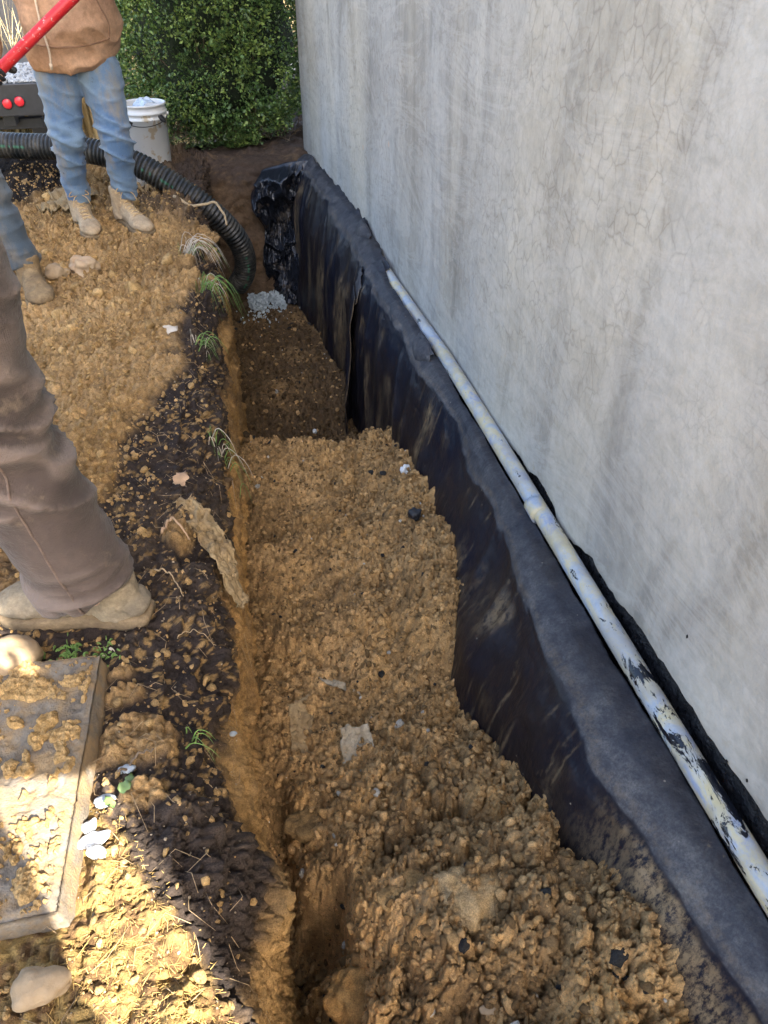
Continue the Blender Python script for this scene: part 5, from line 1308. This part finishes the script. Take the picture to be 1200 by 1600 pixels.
boot('boot', (-.757, 4.37), (-.655, 4.03), zb_ - .012, M_BOOT, M_SOLE, r, height=.10, seed=7, shaft_to=(-.738, 4.31, zb_ + .17))
boot('boot', (-.555, 4.36), (-.385, 4.02), zc_ - .008, M_BOOT, M_SOLE, r, height=.10, seed=17, shaft_to=(-.515, 4.29, zc_ + .18))
# gloves
def glove(root, J, side, grip, mat):
    w = J['wrist' + side]; d = w - J['elbow' + side]; ps = hand_parts(w, d, grip, thumb=1 if side == 'R' else -1); out = []
    ps = [( [tuple(p) for p in v], q) for v, q in ps]
    V, N, F = remesh(ps, .0045, 2); V = V + N * .003; P_(mesh_np('glove', V, F, mat), root)
glove(r, JBn, 'R', (gR, bd, .024), M_GLOVE); glove(r, JBn, 'L', (gL, bd, .024), M_GLOVE)
# hoodie pocket outline, rib hem and drawstring
P = spline([(-.655, 4.085, 1.33), (-.665, 4.065, 1.15), (-.672, 4.055, .98), (-.665, 4.06, .86), (-.672, 4.065, .80)], 40)
V, F = tube(P, [.0048] * 40, 8); ds = mesh_np('drawstring', V, F, M_CORDS); P_(ds, r)
P = np.array([(-.672, 4.065, .81), (-.674, 4.065, .785)]); V, F = tube(P, [.0075, .006], 8); kn_ = mesh_np('knot', V, F, M_CORDS); kn_.parent = ds
V, F = tube(np.stack([BAR0 + (BAR1 - BAR0) * t for t in np.linspace(0, 1, 30)]), .0235, 24)
def surf_line(ob, pts, r_, nm, mat, dirv=(0, 1, 0), back=.5):
    V = np.array([v.co[:] for v in ob.data.vertices]) + np.array(ob.location) + np.array(ob.parent.location); F = [tuple(p.vertices) for p in ob.data.polygons]
    T = BVHTree.FromPolygons([Vector(v) for v in V], F); out = []
    for x, z in spline([(a, 0, b) for a, b in pts], 40)[:, (0, 2)]:
        hit = T.ray_cast(Vector((x, 3.6, z)), Vector(dirv))
        if hit[0] is not None: out.append(tuple(hit[0]))
    Vt, Ft = tube(out, r_, 8); return P_(mesh_np(nm, Vt, Ft, mat), ob.parent)
surf_line(tp, [(-.44, 1.08), (-.425, 1.02), (-.40, .95), (-.41, .89)], .0040, 'pocket_edge', M_HOODSEAM)
surf_line(tp, [(-.79, .895), (-.70, .875), (-.58, .868), (-.48, .875), (-.41, .89)], .0040, 'pocket_edge', M_HOODSEAM)
bar = mesh_np('digging_bar', V, F, M_RED); tag(bar, 'chipped red bar held slantwise across the tan hoodie', 'bar')
V, F = tube([BAR0 - bd * .16, BAR0 - bd * .10, BAR0 + bd * .01], [(.030, .004), (.028, .01), (.0235, .0235)], 20, (0, 0, 1)); mesh_np('bar_tip', V, F, M_BLKSTEEL, bar)

# --- A: brown corduroy leg close to the camera
JA = dict(pelvis=(-0.575, 1.50, .92), chest=(-0.680, 1.56, 1.26), neck=(-0.720, 1.56, 1.42), head=(-0.770, 1.56, 1.56),
          hipL=(-0.530, 1.42, .86), kneeL=(-0.507, 1.375, .50), ankleL=(-0.405, 1.335, .11), toeL=(-0.600, 1.39, .04),
          hipR=(-0.585, 1.60, .86), kneeR=(-0.820, 1.74, .50), ankleR=(-1.040, 1.78, .12), toeR=(-1.220, 1.80, .05),
          shoulderL=(-0.680, 1.36, 1.36), elbowL=(-0.780, 1.30, 1.08), wristL=(-0.970, 1.38, .98), shoulderR=(-0.720, 1.76, 1.36), elbowR=(-0.840, 1.84, 1.08), wristR=(-1.040, 1.78, .98))
za = bank_at(-.42, 1.33)
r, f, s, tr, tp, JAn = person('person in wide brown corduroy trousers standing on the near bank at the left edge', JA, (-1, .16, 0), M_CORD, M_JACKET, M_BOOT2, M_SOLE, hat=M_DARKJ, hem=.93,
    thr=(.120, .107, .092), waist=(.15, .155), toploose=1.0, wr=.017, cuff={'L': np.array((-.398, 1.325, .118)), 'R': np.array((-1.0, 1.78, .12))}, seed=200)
boot('boot', (-.292, 1.318), (-.640, 1.405), za - .005, M_BOOT2, M_SOLE, r, height=.07, seed=27, laces=False, Wd=.056, top_r=(.05, .055), soleh=.034)
boot('boot', (-.93, 1.77), (-1.26, 1.82), bank_at(-1.0, 1.78), M_BOOT2, M_SOLE, r, height=.07, seed=29, laces=False, Wd=.056)
# outer seam of the near trouser leg, laid on the cloth
def seam(tr, pts, r_):
    o = tr; V = np.array([v.co[:] for v in o.data.vertices]) + np.array(o.location) + np.array(o.parent.location); F = [tuple(p.vertices) for p in o.data.polygons]
    T = BVHTree.FromPolygons([Vector(v) for v in V], F); out = []
    for x, z in pts:
        hit = T.ray_cast(Vector((x, .9, z)), Vector((0, 1, 0)))
        if hit[0] is not None: out.append(tuple(hit[0]))
    out = spline(out, 80); out[:, 1] += .0; 
    for nm, dx in (('seam', 0.),):
        V, F = tube(out + np.array((dx, 0, 0)), np.stack([np.full(80, r_), np.full(80, r_ * .8)], 1), 8); P_(mesh_np(nm, V, F, M_SEAM), o.parent)
zs = np.linspace(.10, .80, 30)
seam(tr, [(-.402 - .075 * (z - .1) - .045 * math.sin((z - .1) * 4.2), z) for z in zs], .0030)

# --- C: dusty blue jeans leg behind
JC = dict(pelvis=(-1.10, 3.52, .86), chest=(-1.12, 3.56, 1.24), neck=(-1.12, 3.56, 1.38), head=(-1.12, 3.52, 1.53),
          hipL=(-1.00, 3.50, .82), kneeL=(-.945, 3.45, .47), ankleL=(-.865, 3.45, .12), toeL=(-.80, 3.25, .04),
          hipR=(-1.19, 3.52, .82), kneeR=(-1.24, 3.50, .46), ankleR=(-1.28, 3.55, .10), toeR=(-1.26, 3.35, .04),
          shoulderL=(-.99, 3.56, 1.32), elbowL=(-1.02, 3.46, 1.06), wristL=(-1.06, 3.28, .93), shoulderR=(-1.31, 3.56, 1.32), elbowR=(-1.36, 3.46, 1.06), wristR=(-1.26, 3.28, .93))
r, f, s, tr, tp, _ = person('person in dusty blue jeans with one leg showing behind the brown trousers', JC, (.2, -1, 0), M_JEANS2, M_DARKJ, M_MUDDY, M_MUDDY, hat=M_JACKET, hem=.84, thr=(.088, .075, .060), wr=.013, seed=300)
boot('boot', (-.888, 3.51), (-.785, 3.20), bank_at(-.86, 3.4), M_MUDDY, M_MUDDY, r, height=.10, seed=37, laces=False, Wd=.058)
boot('boot', (-1.29, 3.61), (-1.25, 3.29), bank_at(-1.28, 3.45), M_MUDDY, M_MUDDY, r, height=.10, seed=39, laces=False)

# --- the photographer: unseen figure added and posed to shade the near corner
JP = dict(pelvis=(-0.010, -.44, .90), chest=(0.010, -.42, 1.28), neck=(0.020, -.40, 1.44), head=(0.030, -.38, 1.60),
          hipR=(0.080, -.44, .86), kneeR=(0.070, -.40, .48), ankleR=(0.070, -.46, .10), toeR=(0.090, -.24, .03),
          hipL=(-0.110, -.44, .86), kneeL=(-0.130, -.42, .48), ankleL=(-0.140, -.46, .10), toeL=(-0.150, -.24, .03),
          shoulderR=(0.180, -.42, 1.36), elbowR=(0.380, -.38, 1.27), wristR=(0.170, -.16, 1.20), shoulderL=(-0.180, -.42, 1.36), elbowL=(-0.270, -.34, 1.06), wristL=(-0.070, -.14, 1.16))
r, f, s, tr, tp, _ = person('person in a dark jacket added unseen just behind the viewpoint to cast the corner shadow', JP, (.15, 1, 0), M_JEANS3, M_DARKJ, M_MUDDY, M_SOLE, hood=True, hem=.82, toploose=1.02, seed=400)
boot('boot', (.07, -.54), (.09, -.24), 0., M_MUDDY, M_SOLE, r, seed=47); boot('boot', (-.14, -.54), (-.15, -.24), 0., M_MUDDY, M_SOLE, r, seed=49)
